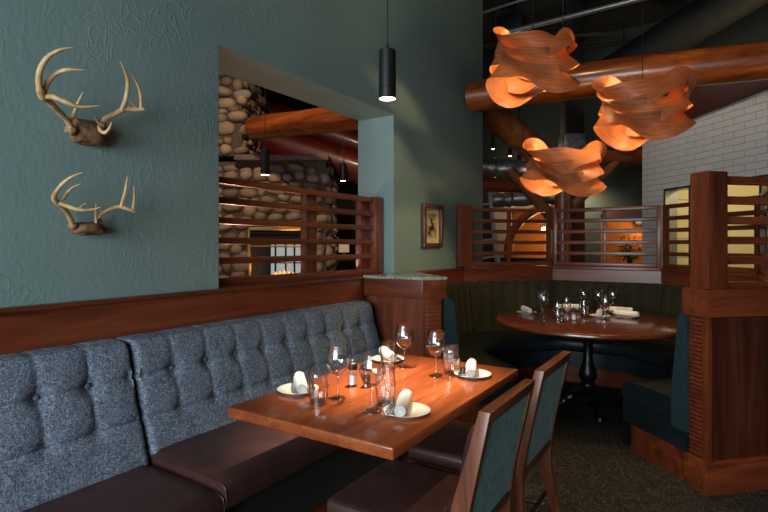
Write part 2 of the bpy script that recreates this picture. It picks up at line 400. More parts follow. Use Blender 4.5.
# ------------------------------------------------------------------ tufted banquette along the left wall
SP = 0.1955
def banquette(label, y0, y1, zs, ystart, front=0.785, seat_lift=0.0):
    root = thing('banquette', label, 'banquette', (0.03, y0, 0), 0, 'tufted banquette sections along the left wall')
    W = y1 - y0
    # backrest
    rows = (0.63, 0.81)
    def basex(z): return 0.135 + max(0, .960 - z)**1.15 * 0.33
    nz = 56; ny = int(W/0.0122)
    zl = [0.40 + (0.945-0.40)*j/(nz-1) for j in range(nz)]
    arc = [(0.125, 0.957), (0.105, 0.964), (0.06, 0.968), (0.0, 0.968)]
    def pt(i, j):
        y = W*i/(ny-1)
        gy = (y0 + y - ystart)/SP; ky = round(gy); dy = (gy-ky)*SP
        endf = min(1.0, min(y, W-y)/0.03); endr = 0.022*(1-math.sqrt(max(0, 1-(1-endf)**2)))
        if j < nz:
            z = zl[j]; x = basex(z)
            pil = abs(math.sin(PI*gy))
            zz = [0.40] + list(rows) + [0.99]
            for a, b in zip(zz, zz[1:]):
                if a <= z <= b: pz = math.sin(PI*min(1, max(0, (z-a)/(b-a)))); break
            else: pz = 0
            up = min(1, max(0, (z-rows[0]+.01)/.03)); x += 0.007*(1-up+up*pil**0.4)*(0.3+0.7*pz**.7)
            x -= 0.005*up*math.exp(-(dy/0.006)**2)
            for r in rows: x -= 0.011*math.exp(-((z-r)/0.009)**2)
            at_edge = abs(y0+y-y0) < .02 or abs(W-y) < .02
            r2 = dy*dy + (z-rows[1])**2
            if not at_edge: x -= 0.030*math.exp(-r2/0.034**2)
            r3 = dy*dy + (z-rows[0])**2
            if not at_edge: x -= 0.016*math.exp(-r3/0.03**2)
            x += 0.004*mnoise.noise((0, (y0+y)*9, z*9))
            if z > .915: x -= (z-.915)**2*8
        else:
            x, z = arc[j-nz]
            if j < nz+3: x += 0.003*abs(math.sin(PI*gy))**.5
            z += 0.002*abs(math.sin(PI*gy))**.5 - 0.003*math.exp(-(dy/0.008)**2)
        return (x - endr, y, z)
    m = MB(); m.grid(pt, ny, nz+4)
    # end caps
    for i in (0, ny-1):
        ring = [pt(i, j) for j in range(nz+4)] + [(0.0, pt(i, 0)[1], .40)]
        m.bm.faces.new([m.bm.verts.new(p) for p in ring])
    bmesh.ops.remove_doubles(m.bm, verts=m.bm.verts[:], dist=1e-5)
    back = m.build('backrest', M['tweed'], root, angle=60)
    for k in range(-12, 14):
        y = ystart + k*SP - y0
        if 0.05 < y < W-0.05:
            bt = MB(); bt.lathe([(0, .008), (.008, .006), (.012, 0)], 10, capb=False)
            bmesh.ops.transform(bt.bm, matrix=Matrix.Translation((basex(rows[1]) - 0.026, y, rows[1])) @ Matrix.Rotation(PI/2, 4, 'Y'), verts=bt.bm.verts[:])
            bt.build('tuft_button', M['tweed'], back)
    # seat cushion (soft rolled front)
    d0, d1 = 0.06, front - 0.03
    zb = zs - 0.115
    nx, nyy = 26, int(W/0.04)+2
    def seat(i, j):
        # loop profile around x: u along the depth
        y = W*j/(nyy-1)
        ef = min(y, W-y)
        ez = 0.020*max(0, 1-ef/0.03)**2
        u = i/(nx-1)
        if u < 0.62:
            x = d0 + (d1-0.045-d0)*u/0.62; z = zs + 0.010*math.sin(PI*min(1, u/0.62*1.0)) - ez
        elif u < 0.82:
            a = (u-0.62)/0.20*PI/2; x = d1-0.045 + 0.045*math.sin(a); z = zs-0.045+0.045*math.cos(a) - ez*math.cos(a)
        else:
            x = d1 + 0.004*math.sin((u-.82)/.18*PI); z = zs-0.045 - (zs-0.045-zb)*(u-0.82)/0.18
        z += 0.003*mnoise.noise((x*7, (y0+y)*7, 3))
        return (x, y, z)
    m = MB(); m.grid(seat, nx, nyy)
    for j in (0, nyy-1):
        ring = [seat(i, j) for i in range(nx)] + [(d0, seat(0, j)[1], zb)]
        m.bm.faces.new([m.bm.verts.new(p) for p in ring])
    bmesh.ops.remove_doubles(m.bm, verts=m.bm.verts[:], dist=1e-5)
    s = m.build('seat_cushion', M['leather'], root, angle=50)
    pm = MB()
    path = [Vector(seat(i, nyy-1 if y0 < 1 else 0)) for i in range(0, nx)]
    pm.tube([(p.x, p.y + (-.001 if y0 > 1 else .001), p.z+.001) for p in path], 0.0022, 6)
    pm.build('piping', M['leather'], s)
    # base and plinth
    m = MB(); m.box(0.0, front-.10, 0.003, W-.003, .10, zb); m.build('bench_base', M['dark'], root)
    m = MB(); m.box(0.0, front-.16, 0.003, W-.003, 0, .10); m.build('plinth', M['cherry_y'], root)
    return root
banquette('blue-grey tufted banquette section under the antlers, its leather seat without a table', -1.20, 1.352, 0.450, 1.156)
banquette('blue-grey tufted banquette section with brown leather seat behind the set rectangular table', 1.364, 3.30, 0.487, 1.356)

# ------------------------------------------------------------------ main dining table
tb = thing('dining_table', 'rectangular glossy reddish wood dining table set for four beside the tufted banquette', 'table', (1.152, 1.993, 0))
m = MB(); m.box(-.383, .383, -.612, .612, .722, .765, bev=.007, seg=3); m.build('tabletop', M['table'], tb)
for yy in (.02,):
    m = MB(); m.lathe([(.036, .03), (.036, .70)], 20, 0, yy); m.box(-.25, .25, yy-.04, yy+.04, .70, .722, bev=.004); m.box(-.04, .04, yy-.45, yy+.42, .70, .722, bev=.004); m.build('pedestal', M['blackmetal'], tb)
    m = MB(); m.box(-.27, .27, yy-.045, yy+.045, 0, .03, bev=.008); m.box(-.045, .045, yy-.32, yy+.32, 0, .03, bev=.008); m.build('foot', M['castiron'], tb)

# ------------------------------------------------------------------ chairs
def make_chair(label, loc):
    r = thing('dining_chair', label, 'chair', loc, 0, 'dining chairs at the wooden table')
    w = 0.228
    for s in (-1, 1):
        ya, yb = (s*w, s*(w-.028))
        poly = [(.372, .90), (.332, .90), (.296, .76), (.252, .62), (.218, .50), (.210, .42), (.246, .26), (.335, .0), (.370, .0), (.305, .22), (.280, .36), (.284, .46), (.305, .60)]
        m = MB(); m.prism_axis(poly, min(ya, yb), max(ya, yb), bev=.003); m.build('rear_leg', M['walnut_z'], r)
        m = MB(); m.tube([(-.235, s*.198, 0), (-.24, s*.198, .40)], [.016, .021], 4); m.build('front_leg', M['walnut_z'], r)
    # back frame rails
    m = MB(); m.prism_axis([(.372, .90), (.332, .90), (.320, .855), (.359, .855)], -w+.028, w-.028, bev=.002); m.build('top_rail', M['walnut_y'], r)
    m = MB(); m.prism_axis([(.286, .475), (.236, .475), (.226, .44), (.278, .44)], -w+.028, w-.028, bev=.002); m.build('bottom_rail', M['walnut_y'], r)
    # velvet back panel
    m = MB(); m.prism_axis([(.352, .855), (.338, .855), (.262, .475), (.276, .475)], -w+.028, w-.028); m.build('back_panel', M['chairvelvet'], r)['label'] = 'teal velvet back panel'
    # leather inner pad (bulging)
    def pad(i, j):
        u = i/15; v = j/15
        y = -w+.03 + (2*w-.06)*u; z = .475 + .38*v
        x = .236 + (z-.475)*.19
        e = (1-(2*u-1)**6)*(1-(2*v-1)**6)
        return (x + .01 - .056*e, y, z)
    m = MB(); m.grid(pad, 16, 16)
    m.prism_axis([(.335, .855), (.318, .855), (.242, .475), (.262, .475)], -w+.03, w-.03)
    m.build('back_pad', M['leather'], r, angle=60)
    # seat
    m = MB(); m.box(-.266, .225, -.226, .226, .405, .478, bev=.024, seg=4); s = m.build('seat', M['leather'], r, angle=60)
    pm = MB(); a, b = .237, .204
    pts = []
    for cx, cy, a0 in ((.222-.04, .208-.03, 0), (-.266+.05, .208-.03, PI/2), (-.266+.05, -.208+.03, PI), (.222-.04, -.208+.03, 1.5*PI)):
        for k in range(5): pts.append((cx+.042*math.cos(a0+k*PI/8), cy+.042*math.sin(a0+k*PI/8), .470))
    pm.tube(pts, .004, 6, closed=True); pm.build('piping', M['leather'], s)
    m = MB(); m.box(-.25, .215, -.208, .208, .36, .408, bev=.004); m.build('seat_frame', M['walnut_y'], r)
    m = MB(); m.tube([(-.235, -.198, .16), (.255, -.198, .16)], .009, 8); m.tube([(-.235, .198, .16), (.255, .198, .16)], .009, 8); m.tube([(.258, -.2, .22), (.258, .2, .22)], .009, 8); m.build('stretcher', M['blackmetal'], r)
    return r
ch = make_chair('wooden dining chair with teal velvet back at the near corner of the rectangular table', (1.452, 1.695, 0))
dup(ch, (1.445, 2.295, 0), 0, 'wooden dining chair with teal velvet back at the far corner of the rectangular table')

# ------------------------------------------------------------------ tableware
TZ = 0.765
def sweep_profile_shell(prof_out, prof_in): return prof_out + list(reversed(prof_in))
def make_wine(label, x, y, z, group):
    r = thing('wine_glass', label, 'wine glass', (x, y, z), 0, group)
    out = [(.008, .095), (.024, .104), (.040, .122), (.0485, .145), (.0495, .160), (.0455, .185), (.0385, .218)]
    inn = [(rr-.0016, zz+.0012) for rr, zz in out]
    prof = out + [(.0375, .2192)] + list(reversed([(max(a, .001), b) for a, b in inn[1:-1]])) + [(0.0, .105)]
    m = MB(); m.lathe([(0, .094)] + prof, 32, capb=False, capt=False); m.build('bowl', M['glass'], r, angle=70)
    m = MB(); m.lathe([(0, .0955), (.007, .095), (.0042, .085), (.0036, .06), (.0036, .03), (.006, .012), (.012, .0075)], 16, capt=False); m.build('stem', M['solidglass'], r, angle=70)
    m = MB(); m.lathe([(0, 0), (.035, 0), (.0355, .0015), (.034, .003), (.018, .006), (.0, .009)], 32); m.build('foot', M['solidglass'], r, angle=70)
    return r
def make_tumbler(label, x, y, z, group):
    r = thing('water_tumbler', label, 'tumbler', (x, y, z), 0, group)
    out = [(.0, 0), (.032, 0), (.035, .004), (.039, .05), (.041, .08), (.0395, .11), (.037, .140)]
    inn = [(.0355, .1405), (.0378, .11), (.0393, .08), (.0373, .05), (.033, .016)]
    m = MB(); m.lathe(out + inn + [(0, .014)], 32); m.build('glass_body', M['glass'], r, angle=70)
    m = MB(); m.lathe([(0, .001), (.0315, .001), (.0325, .012), (0, .0125)], 28); m.build('thick_base', M['solidglass'], r)
    return r
def make_shaker(label, x, y, z, group, fill):
    r = thing('salt_shaker' if fill == 'salt' else 'pepper_mill', label, 'shaker', (x, y, z), 0, group)
    m = MB(); m.lathe([(0, 0), (.024, 0), (.025, .004), (.021, .012), (.019, .03), (.019, .074), (.0, .075)], 24); m.build('glass_body', M['glass'], r, angle=60)
    m = MB(); m.lathe([(0, .006), (.015, .008), (.016, .05), (0, .05)], 18); m.build('contents', M[fill], r)
    m = MB(); m.lathe([(.019, .074), (.0215, .076), (.0215, .098), (.018, .104), (.008, .107), (0, .107)], 24); m.build('cap', M['blackmetal'], r, angle=50)
    m = MB(); m.lathe([(.004, .107), (.0065, .111), (.0065, .116), (.004, .120), (0, .121)], 14); m.build('finial', M['cutlery'], r, angle=60)
    return r
def make_plate(label, x, y, z, group):
    m = MB(); m.lathe([(0, 0), (.05, 0), (.052, .003), (.075, .008), (.0885, .014), (.0895, .0155), (.0880, .0165), (.074, .011), (.054, .0065), (0, .0055)], 40)
    o = m.build('side_plate', M['ceramic'], None, angle=60); o.location = (x, y, z)
    return tag(o, label, 'plate', group)
def make_napkin(label, x, y, z, ang, group, tilt=0.0):
    """a rolled linen napkin: spiral cross-section swept along its length"""
    r = thing('rolled_napkin', label, 'napkin', (x, y, z), ang, group)
    prof = []
    for k in range(44):
        a = k/43*2*PI*2.6; rad = .008 + .0185*k/43
        prof.append((rad*math.cos(a), rad*math.sin(a)))
    Lh = .106
    def fn(i, j):
        t = -1+2*i/13; s = 1 + .10*math.cos(t*1.5+.6) - .05*abs(t)**3
        a, b = prof[j]
        return (t*Lh, a*s + .002*math.sin(t*3), .0265 + b*s*.95 + .0008*math.sin(9*t+a*200))
    m = MB(); m.grid(fn, 14, 44)
    core = []
    for t in (-1, 1):   # soft closed ends, set in
        vs = [m.bm.verts.new((t*(Lh-.004), .0215*math.cos(q*PI/9), .0265+.0205*math.sin(q*PI/9))) for q in range(18)]
        m.bm.faces.new(vs)
    o = m.build('cloth_roll', M['napkin'], r, angle=80)
    return r
def make_cutlery(kind, label, x, y, z, ang, group):
    m = MB(); Lh = .095
    if kind == 'dinner_knife':
        prof = [(-Lh, .006, .003), (-.06, .0075, .0035), (0, .006, .003), (.012, .005, .0025), (.02, .009, .0013), (.07, .0095, .001), (.09, .006, .0008), (Lh, .002, .0006)]
    else:
        prof = [(-Lh, .007, .002), (-.06, .008, .002), (0, .004, .002), (.03, .0035, .002), (.045, .011, .0015), (.06, .0125, .0015)]
    rings = [[(xx, sx*w, sz*h + .0035 + .012*max(0, (xx-.03))) for sx, sz in ((-1, -1), (1, -1), (1, 1), (-1, 1))] for xx, w, h in prof]
    V = [[m.bm.verts.new(p) for p in rg] for rg in rings]
    for a, b in zip(V, V[1:]):
        for k in range(4): m.bm.faces.new((a[k], a[(k+1) % 4], b[(k+1) % 4], b[k]))
    m.bm.faces.new(V[0]); m.bm.faces.new(V[-1])
    if kind == 'dinner_fork':
        for q in (-.0095, -.0032, .0032, .0095): m.box(.058, Lh, q-.0016, q+.0016, .0034, .0052)
    o = m.build(kind, M['cutlery'], None); o.location = (x, y, z); o.rotation_euler = (0, 0, ang)
    return tag(o, label, kind.split('_')[1], group)

def setting(px, py, ang, z, off, where, grp, side=1):
    """plate with a rolled napkin and a knife and fork lying beside it on the plate"""
    make_plate('small round white plate %s' % where, px, py, z, 'side plates on the ' + grp)
    d = Vector((math.cos(ang), math.sin(ang))); n = Vector((-d.y, d.x))
    make_napkin('rolled napkin on plate %s' % where, px+n.x*off, py+n.y*off, z+.0125, ang, 'rolled napkins on the ' + grp)
    for kd, o2 in (('dinner_fork', off+side*.036), ('dinner_knife', off+side*.053)):
        make_cutlery(kd, '%s beside napkin, %s' % (kd.split('_')[1], where), px+n.x*o2-d.x*.01, py+n.y*o2-d.y*.01, z+.0135, ang, kd.replace('_', ' ')+'s on the ' + grp)
G1 = 'wooden dining table'
setting(.862, 1.69, math.atan2(-.172, .17), TZ, .012, 'near the banquette, near end of the rectangular table', G1, side=1)
setting(1.405, 1.693, math.atan2(-.235, .10), TZ, -.012, 'at the near chair corner of the rectangular table', G1, side=-1)
setting(1.395, 2.345, math.atan2(-.235, .09), TZ, -.005, 'at the far chair corner of the rectangular table', G1, side=-1)
setting(.872, 2.405, math.atan2(-.15, .16), TZ, .0, 'near the banquette, far end of the rectangular table', G1, side=1)
for lab, x, y in (('wine glass behind the tumbler near the banquette plate, near end of the dining table', 1.068, 1.706),
                  ('wine glass in front, beside the near chair corner plate of the dining table', 1.281, 1.642),
                  ('wine glass at the far banquette side of the dining table, before the wood panel', 1.022, 2.328),
                  ('wine glass beside the far chair corner plate of the dining table', 1.245, 2.251)):
    make_wine(lab, x, y, TZ, 'wine glasses on the dining table')
for lab, x, y in (('water tumbler beside the near banquette plate of the dining table', 1.044, 1.608),
                  ('water tumbler behind the front wine glass, near chair side of the dining table', 1.279, 1.740),
                  ('water tumbler at the far banquette end of the dining table', .970, 2.250),
                  ('water tumbler behind the far chair side wine glass of the dining table', 1.291, 2.325)):
    make_tumbler(lab, x, y, TZ, 'water tumblers on the dining table')
make_shaker('glass salt shaker with black cap on the dining table', 1.008, 1.891, TZ, 'shakers on the dining table', 'salt')
make_shaker('dark filled pepper mill with black cap beside the salt on the dining table', 1.068, 1.915, TZ, 'shakers on the dining table', 'pepper')

# ------------------------------------------------------------------ wood counter with granite top at the banquette end
ct = thing('corner_counter', 'wood panelled corner counter with grey granite top at the end of the tufted banquette', 'counter', (0.3, 3.6, 0))
def inset(poly, d):
    n = len(poly); out = []
    for i in range(n):
        p0, p1, p2 = Vector(poly[i-1]), Vector(poly[i]), Vector(poly[(i+1) % n])
        e1 = (p1-p0).normalized(); e2 = (p2-p1).normalized()
        n1 = Vector((-e1.y, e1.x)); n2 = Vector((-e2.y, e2.x))
        a = p0+n1*d; b = p1+n2*d
        den = e1.x*e2.y - e1.y*e2.x
        if abs(den) < 1e-6: out.append(tuple(p1+n1*d)); continue
        t = ((b-a).x*e2.y - (b-a).y*e2.x)/den
        out.append(tuple(a+e1*t))
    return out
cp = [(0.046, 3.365), (.568, 3.365), (.70, 3.497), (.046, 4.151)]
m = MB(); m.prism(inset(cp, .03), .0, 1.0); m.build('panel_body', M['cherry_z'], ct, world=True)
m = MB(); m.prism(inset(cp, .0), 1.0, 1.14, bev=.003); m.build('fascia', M['cherry_x'], ct, world=True)
m = MB(); m.prism(inset(cp, -.006), 1.14, 1.162, bev=.004); m.build('granite_top', M['granite'], ct, world=True)
m = MB(); m.prism(inset(cp, .012), 0, .16, bev=.003); m.build('baseboard', M['cherry_x'], ct, world=True)
m = MB()   # ribbed strip on the end face
for k in range(26):
    z = .18 + k*.0312
    T = Matrix.Translation((.568, 3.365, 0)) @ Matrix.Rotation(PI/4, 4, 'Z')
    m.box(.035, .155, .018, .034, z, z+.022, bev=.004, M=T)
m.build('ribbed_strip', M['cherry_x'], ct, world=True)

# ------------------------------------------------------------------ corner booth following half an octagon
P = [(.665, 3.535), (.066, 4.134), (.066, 5.246), (.82, 6.0), (1.92, 6.0), (2.68, 5.24), (2.68, 3.95), (2.255, 3.525)]
def offpath(d):
    """the booth's back line shifted inwards (to the right of travel)"""
    out = []; n = len(P)
    segs = []
    for i in range(n-1):
        e = (Vector(P[i+1]) - Vector(P[i])).normalized(); nn = Vector((e.y, -e.x)); segs.append((Vector(P[i])+nn*d, Vector(P[i+1])+nn*d, e))
    out.append(segs[0][0])
    for (a0, a1, e1), (b0, b1, e2) in zip(segs, segs[1:]):
        den = e1.x*e2.y - e1.y*e2.x
        t = ((b0-a0).x*e2.y - (b0-a0).y*e2.x)/den
        out.append(a0+e1*t)
    out.append(segs[-1][1])
    return out
booth = thing('corner_booth', 'dark green channel-tufted corner booth wrapped round the round table', 'booth', (1.37, 4.7, 0))
def sweep(prof, name, mat, parent, bulge=None, div=1):
    m = MB(); lines = [offpath(max(d, .0005)) for d, z in prof]
    cols = []
    for s in range(len(P)-1):
        for q in range(div + (1 if s == len(P)-2 else 0)):
            u = q/div; c = []
            for (d, z), ln in zip(prof, lines):
                p = ln[s].lerp(ln[s+1], u)
                if bulge:
                    e = (Vector(P[s+1])-Vector(P[s])).normalized(); nn = Vector((e.y, -e.x))
                    bb = bulge(s, u, d, z); p = p + nn*bb[0]; z2 = z + bb[1]
                else: z2 = z
                c.append((p.x, p.y, z2))
            cols.append(c)
    V = [[m.bm.verts.new(p) for p in c] for c in cols]
    k = len(prof)
    for a, b in zip(V, V[1:]):
        for j in range(k): m.bm.faces.new((a[j], b[j], b[(j+1) % k], a[(j+1) % k]))
    m.bm.faces.new(V[0]); m.bm.faces.new(list(reversed(V[-1])))
    return m.build(name, mat, parent, world=True, angle=50)
NCH = [max(1, round((Vector(P[i+1])-Vector(P[i])).length/0.155)) for i in range(len(P)-1)]
def chan(s, u, d, z):
    if d < .06 and z < .97 or d < .04: return (0, 0)
    c = abs(math.sin(PI*u*NCH[s]))**.55
    return (.032*(c-1), (.012*(c-1) if z > .95 else 0))
bprof = [(.0, .30), (.13, .30), (.125, .50), (.115, .62), (.102, .74), (.088, .86), (.076, .95), (.066, .985), (.05, 1.0), (.028, 1.005), (.0, 1.0)]
sweep(bprof, 'backrest', M['velvet'], booth, chan, 72)
sprof = [(.10, .335), (.55, .335), (.583, .342), (.592, .36), (.592, .42), (.58, .45), (.55, .462), (.35, .47), (.10, .465)]
seat_o = sweep(sprof, 'seat', M['vinyl'], booth)
sweep([(.02, .18), (.583, .18), (.583, .33), (.02, .33)], 'bench_front', M['vinyl'], booth)
sweep([(.02, .0), (.50, .0), (.50, .18), (.02, .18)], 'plinth', M['cherry_x'], booth)
# backrest end panels at both booth ends, in the velvet copy coloured as daylit
for (pA, pB, sgn) in ((P[0], P[1], 1), (P[-1], P[-2], -1)):
    e = (Vector(pB)-Vector(pA)).normalized(); nn = Vector((e.y, -e.x))*sgn
    m = MB(); poly = [(0.0, .30)] + [(d-.004 if d > .05 else max(d, .002), z-.002) for d, z in bprof[1:-1]] + [(.002, .998)]
    A = [Vector((pA[0], pA[1], 0)) + Vector((nn.x, nn.y, 0))*d + Vector((0, 0, z)) for d, z in poly]
    off = Vector((e.x, e.y, 0))
    b = [m.bm.verts.new(p - off*.014) for p in A]; t = [m.bm.verts.new(p + off*.004) for p in A]
    m.bm.faces.new(b); m.bm.faces.new(list(reversed(t)))
    for i in range(len(A)): m.bm.faces.new((b[i], b[(i+1) % len(A)], t[(i+1) % len(A)], t[i]))
    m.build('end_panel', M['daylit_velvet'], booth, world=True, smooth=False)['label'] = 'velvet end of the backrest, coloured as daylit'

# slatted partitions standing behind the booth
def partition(label, i, post0=0.0, nm='slatted_partition'):
    a, b = Vector(P[i]), Vector(P[i+1]); e = b-a; Ls = e.length; ang = math.atan2(e.y, e.x)
    r = thing(nm, label, 'partition', (a.x, a.y, 0), ang, 'slatted partitions behind the corner booth')
    m = MB(); m.box(0.004, Ls-.004, 0.002, .085, 0, 1.13); m.build('base_panel', M['cherry_x'], r)
    m = MB(); m.box(0.004, Ls-.004, -.012, .095, 1.13, 1.165, bev=.004); m.build('cap', M['cherry_x'], r)
    x0 = .004
    if post0:
        m = MB(); m.box(-.08, -.08+post0, -.05, .085, 1.166, 1.835, bev=.004); m.build('post', M['cherry_z'], r); x0 = -.08+post0
    else:
        m = MB(); m.box(.004, .045, .01, .06, 1.166, 1.81, bev=.003); m.build('stile', M['cherry_z'], r); x0 = .045
    m = MB(); m.box(Ls-.045, Ls-.004, .01, .06, 1.166, 1.81, bev=.003); m.build('stile', M['cherry_z'], r)
    mid = (x0+Ls-.045)/2
    m = MB(); m.box(mid-.018, mid+.018, .016, .054, 1.166, 1.77, bev=.002); m.build('stile', M['cherry_z'], r)
    for k in range(6):
        z = 1.77 - k*.1205
        m = MB(); m.box(x0, Ls-.045, .008, .062, max(z, 1.167), z+.040, bev=.003); m.build('slat', M['cherry_x'], r)
    return r
partition('wooden slatted partition behind the booth, with a thick post against the green wall', 2, post0=.16)
partition('wooden slatted partition directly behind the middle of the booth, facing the camera squarely', 3)
partition('wooden slatted partition behind the booth on the side by the white tiled wall', 4)
partition('wooden slatted partition on the far side of the booth, ending at the big near corner post', 5)

# near end partition with the big post
ep = thing('end_partition', 'wood end partition with thick square post and slats, nearest the camera by the floor carpet', 'partition', (2.346, 3.391, 0), PI/4)
M['cherry_dark'] = wood('dark_cherry_panel', rgb(40, 17, 10), rgb(64, 29, 16), rgb(84, 42, 24), axis='z', rough=0.4, coat=0.1)
m = MB(); m.box(.025, 1.6, .022, .150, .0, 1.0); m.build('panel_body', M['cherry_dark'], ep)
m = MB(); m.box(.0, 1.6, 0.0, .165, 0, .185, bev=.004); m.build('baseboard', M['cherry_x'], ep)
m = MB(); m.box(-.012, 1.6, -.012, .168, .995, 1.15, bev=.005); m.build('cap_rail', M['cherry_x'], ep)
m = MB(); m.box(.012, .048, .01, .05, .185, .995, bev=.004); m.build('corner_trim', M['cherry_z'], ep)
m = MB()
for k in range(32):
    z = .20 + k*.0247
    m.box(.0185, .027, .052, .148, z, z+.017, bev=.003)
m.build('ribbed_strip', M['cherry_x'], ep)
m = MB(); m.box(.02, .15, .008, .142, 1.15, 1.815, bev=.005); m.build('post', M['cherry_z'], ep)
m = MB(); m.box(.15, 1.6, .05, .11, 1.15, 1.185, bev=.003); m.build('bottom_rail', M['cherry_x'], ep)
for k in range(6):
    z = 1.752 - k*.116
    if k == 5: continue
    m = MB(); m.box(.15, 1.6, .055, .105, z, z+.045, bev=.003); m.build('slat', M['cherry_x'], ep)

# ------------------------------------------------------------------ round table
CX, CY = 1.47, 4.66
rt = thing('round_table', 'round glossy dark wood table on a black cast iron pedestal inside the booth', 'table', (CX, CY, 0))
m = MB(); m.lathe([(0, .722), (.745, .722), (.765, .727), (.775, .737), (.775, .750), (.770, .760), (.760, .765), (0, .765)], 96); m.build('tabletop', M['round'], rt, angle=40)
m = MB(); m.lathe([(0.1250, .722), (0.1250, .70), (0.0562, .68), (0.0400, .66), (0.0400, .42), (0.0450, .41), (0.0500, .38), (0.0688, .33), (0.0750, .29), (0.0600, .25), (0.0475, .235), (0.0650, .225), (0.0700, .21), (0.0525, .19), (0.0750, .17), (0.1063, .15), (0.1375, .135), (0.1500, .11), (0.0875, .09), (0.0000, .09)], 28, capb=False); m.build('pedestal', M['castiron'], rt, angle=40)
for k in range(4):
    a = PI/4*.6 + k*PI/2
    m = MB(); pts = []
    for q in range(9):
        u = q/8; rr = .05 + .27*u; z = .115 - .075*u + .02*math.sin(u*PI*2)
        pts.append((rr*math.cos(a), rr*math.sin(a), z))
    m.tube(pts, [.04-.018*q/8 for q in range(9)], 10)
    rr = .325; m.lathe([(0, 0), (.03, 0), (.04, .012), (.038, .03), (.024, .05), (0, .056)], 14, rr*math.cos(a), rr*math.sin(a), 0)
    for q in range(3):
        rr = .12+.06*q; m.lathe([(0, -.02), (.018, -.01), (.022, 0), (.014, .016), (0, .02)], 10, rr*math.cos(a+.12), rr*math.sin(a+.12), .10-.016*q)
    m.build('foot', M['castiron'], rt)
G2 = 'round booth table'
setting(.912, 4.755, math.radians(-57), TZ, 0, 'alone on the left of the round table', G2)
setting(1.19, 5.20, math.radians(33), TZ, 0, 'at the far left back of the round table', G2)
setting(1.525, 4.885, math.radians(-84), TZ, 0, 'behind the nearest wine glass of the round table', G2)
setting(1.73, 4.965, math.radians(-23), TZ, 0.0, 'next to the booth at the right of the round table', G2)
setting(1.64, 5.215, math.radians(6), TZ, 0, 'at the back right of the round table', G2)
for lab, x, y in (('wine glass behind another at the left of the round table', 1.03, 4.83), ('wine glass in front of another at the left of the round table', 1.12, 4.58),
                  ('wine glass alone at the back centre of the round table', 1.31, 5.27), ('wine glass nearest the camera on the round table, before the plates', 1.60, 4.72),
                  ('wine glass behind the tumblers at the right of the round table', 1.455, 5.22), ('wine glass farthest right at the back of the round table', 1.56, 5.36)):
    make_wine(lab, x, y, TZ, 'wine glasses on the round table')
for lab, x, y in (('water tumbler beside the left wine glasses on the round table', 1.23, 4.60), ('water tumbler in front of the back left plate on the round table', 1.20, 5.06),
                  ('water tumbler beside the stack of places on the round table', 1.40, 4.84), ('water tumbler between the right wine glasses on the round table', 1.535, 5.07)):
    make_tumbler(lab, x, y, TZ, 'water tumblers on the round table')
make_shaker('pepper mill with black cap on the round table', 1.30, 4.47, TZ, 'shakers on the round table', 'pepper')
make_shaker('white filled salt shaker with black cap on the round table', 1.385, 4.52, TZ, 'shakers on the round table', 'salt')

# ------------------------------------------------------------------ bent-veneer pendant lamps
def veneer_lamp(label, loc, p0, dp, F, sp, W, zw, aA, rm, tilt):
    """three bent strips; each waves up and down and rolls about its own length as it goes round"""
    r = thing('veneer_pendant_lamp', label, 'pendant lamp', loc, 0, 'bent wood veneer pendant lamps over the round table')
    N, Wd, R, k_ = 200, 11, .36, .97; MIR = math.radians(-120)
    Tm = Matrix.Rotation(tilt, 3, 'Y')
    for k in range(3):
        m = MB()
        def fn(i, j):
            th = 2*PI*i/N; w = (j/(Wd-1) - .5)*W; ph = p0 + dp*k
            z = (1-k)*sp + zw*math.sin(F*th + ph) + .02*math.sin(th + ph)
            a = .1 + aA*math.sin(F*th + ph + 1.9)
            rr = R*(.88 + rm*math.sin(F*th + ph + 3.1)) + math.sin(a)*w - .4*w*w/W
            return Tm @ Vector((rr*math.cos(MIR-th)*k_, rr*math.sin(MIR-th)*k_, (z + math.cos(a)*w)*k_))
        V = [[m.bm.verts.new(fn(i, j)) for j in range(Wd)] for i in range(N)]
        uvl = m.bm.loops.layers.uv.new('UVMap')
        for i in range(N):
            for j in range(Wd-1):
                f = m.bm.faces.new((V[i][j], V[(i+1) % N][j], V[(i+1) % N][j+1], V[i][j+1]))
                for lp, (a, b) in zip(f.loops, ((i, j), (i+1, j), (i+1, j+1), (i, j+1))): lp[uvl].uv = (a/N*6, b/(Wd-1))
        m.build('veneer_band', M['veneer'], r, angle=80, normals=False)
    m = MB(); m.lathe([(0, -.06), (.02, -.055), (.032, -.03), (.03, 0), (.018, .03), (.014, .06), (0, .06)], 16); m.build('bulb', M['bulb'], r)
    m = MB(); m.lathe([(.02, .06), (.022, .12), (.012, .14), (0, .14)], 14); m.build('socket', M['blackmetal'], r)
    top = CEIL - loc[2]
    m = MB(); m.tube([(0, 0, .13), (0, 0, top-.03)], .0035, 6); m.build('cord', M['blackmetal'], r)
    m = MB(); m.lathe([(.06, top-.03), (.06, top), (0, top)], 20); m.build('ceiling_canopy', M['blackmetal'], r)
    lightob('veneer_lamp_light', 'POINT', loc, 150, (1.0, .70, .32), shadow_soft_size=.035)
    return r
veneer_lamp('bent wood veneer pendant lamp hanging highest, in front of the log beam end', (1.20, 3.98, 2.79), 0.0, .5, 2, .122, .20, .07, 1.1, .10, .06)
veneer_lamp('bent wood veneer pendant lamp hanging in front of the white tiled wall', (1.94, 4.18, 2.39), 5.4, .5, 2, .112, .20, .07, 1.1, .10, .04)
veneer_lamp('bent wood veneer pendant lamp hanging lowest, over the round table', (1.335, 4.36, 2.03), 5.8, .55, 2, .095, .19, .052, 1.1, .10, .10)

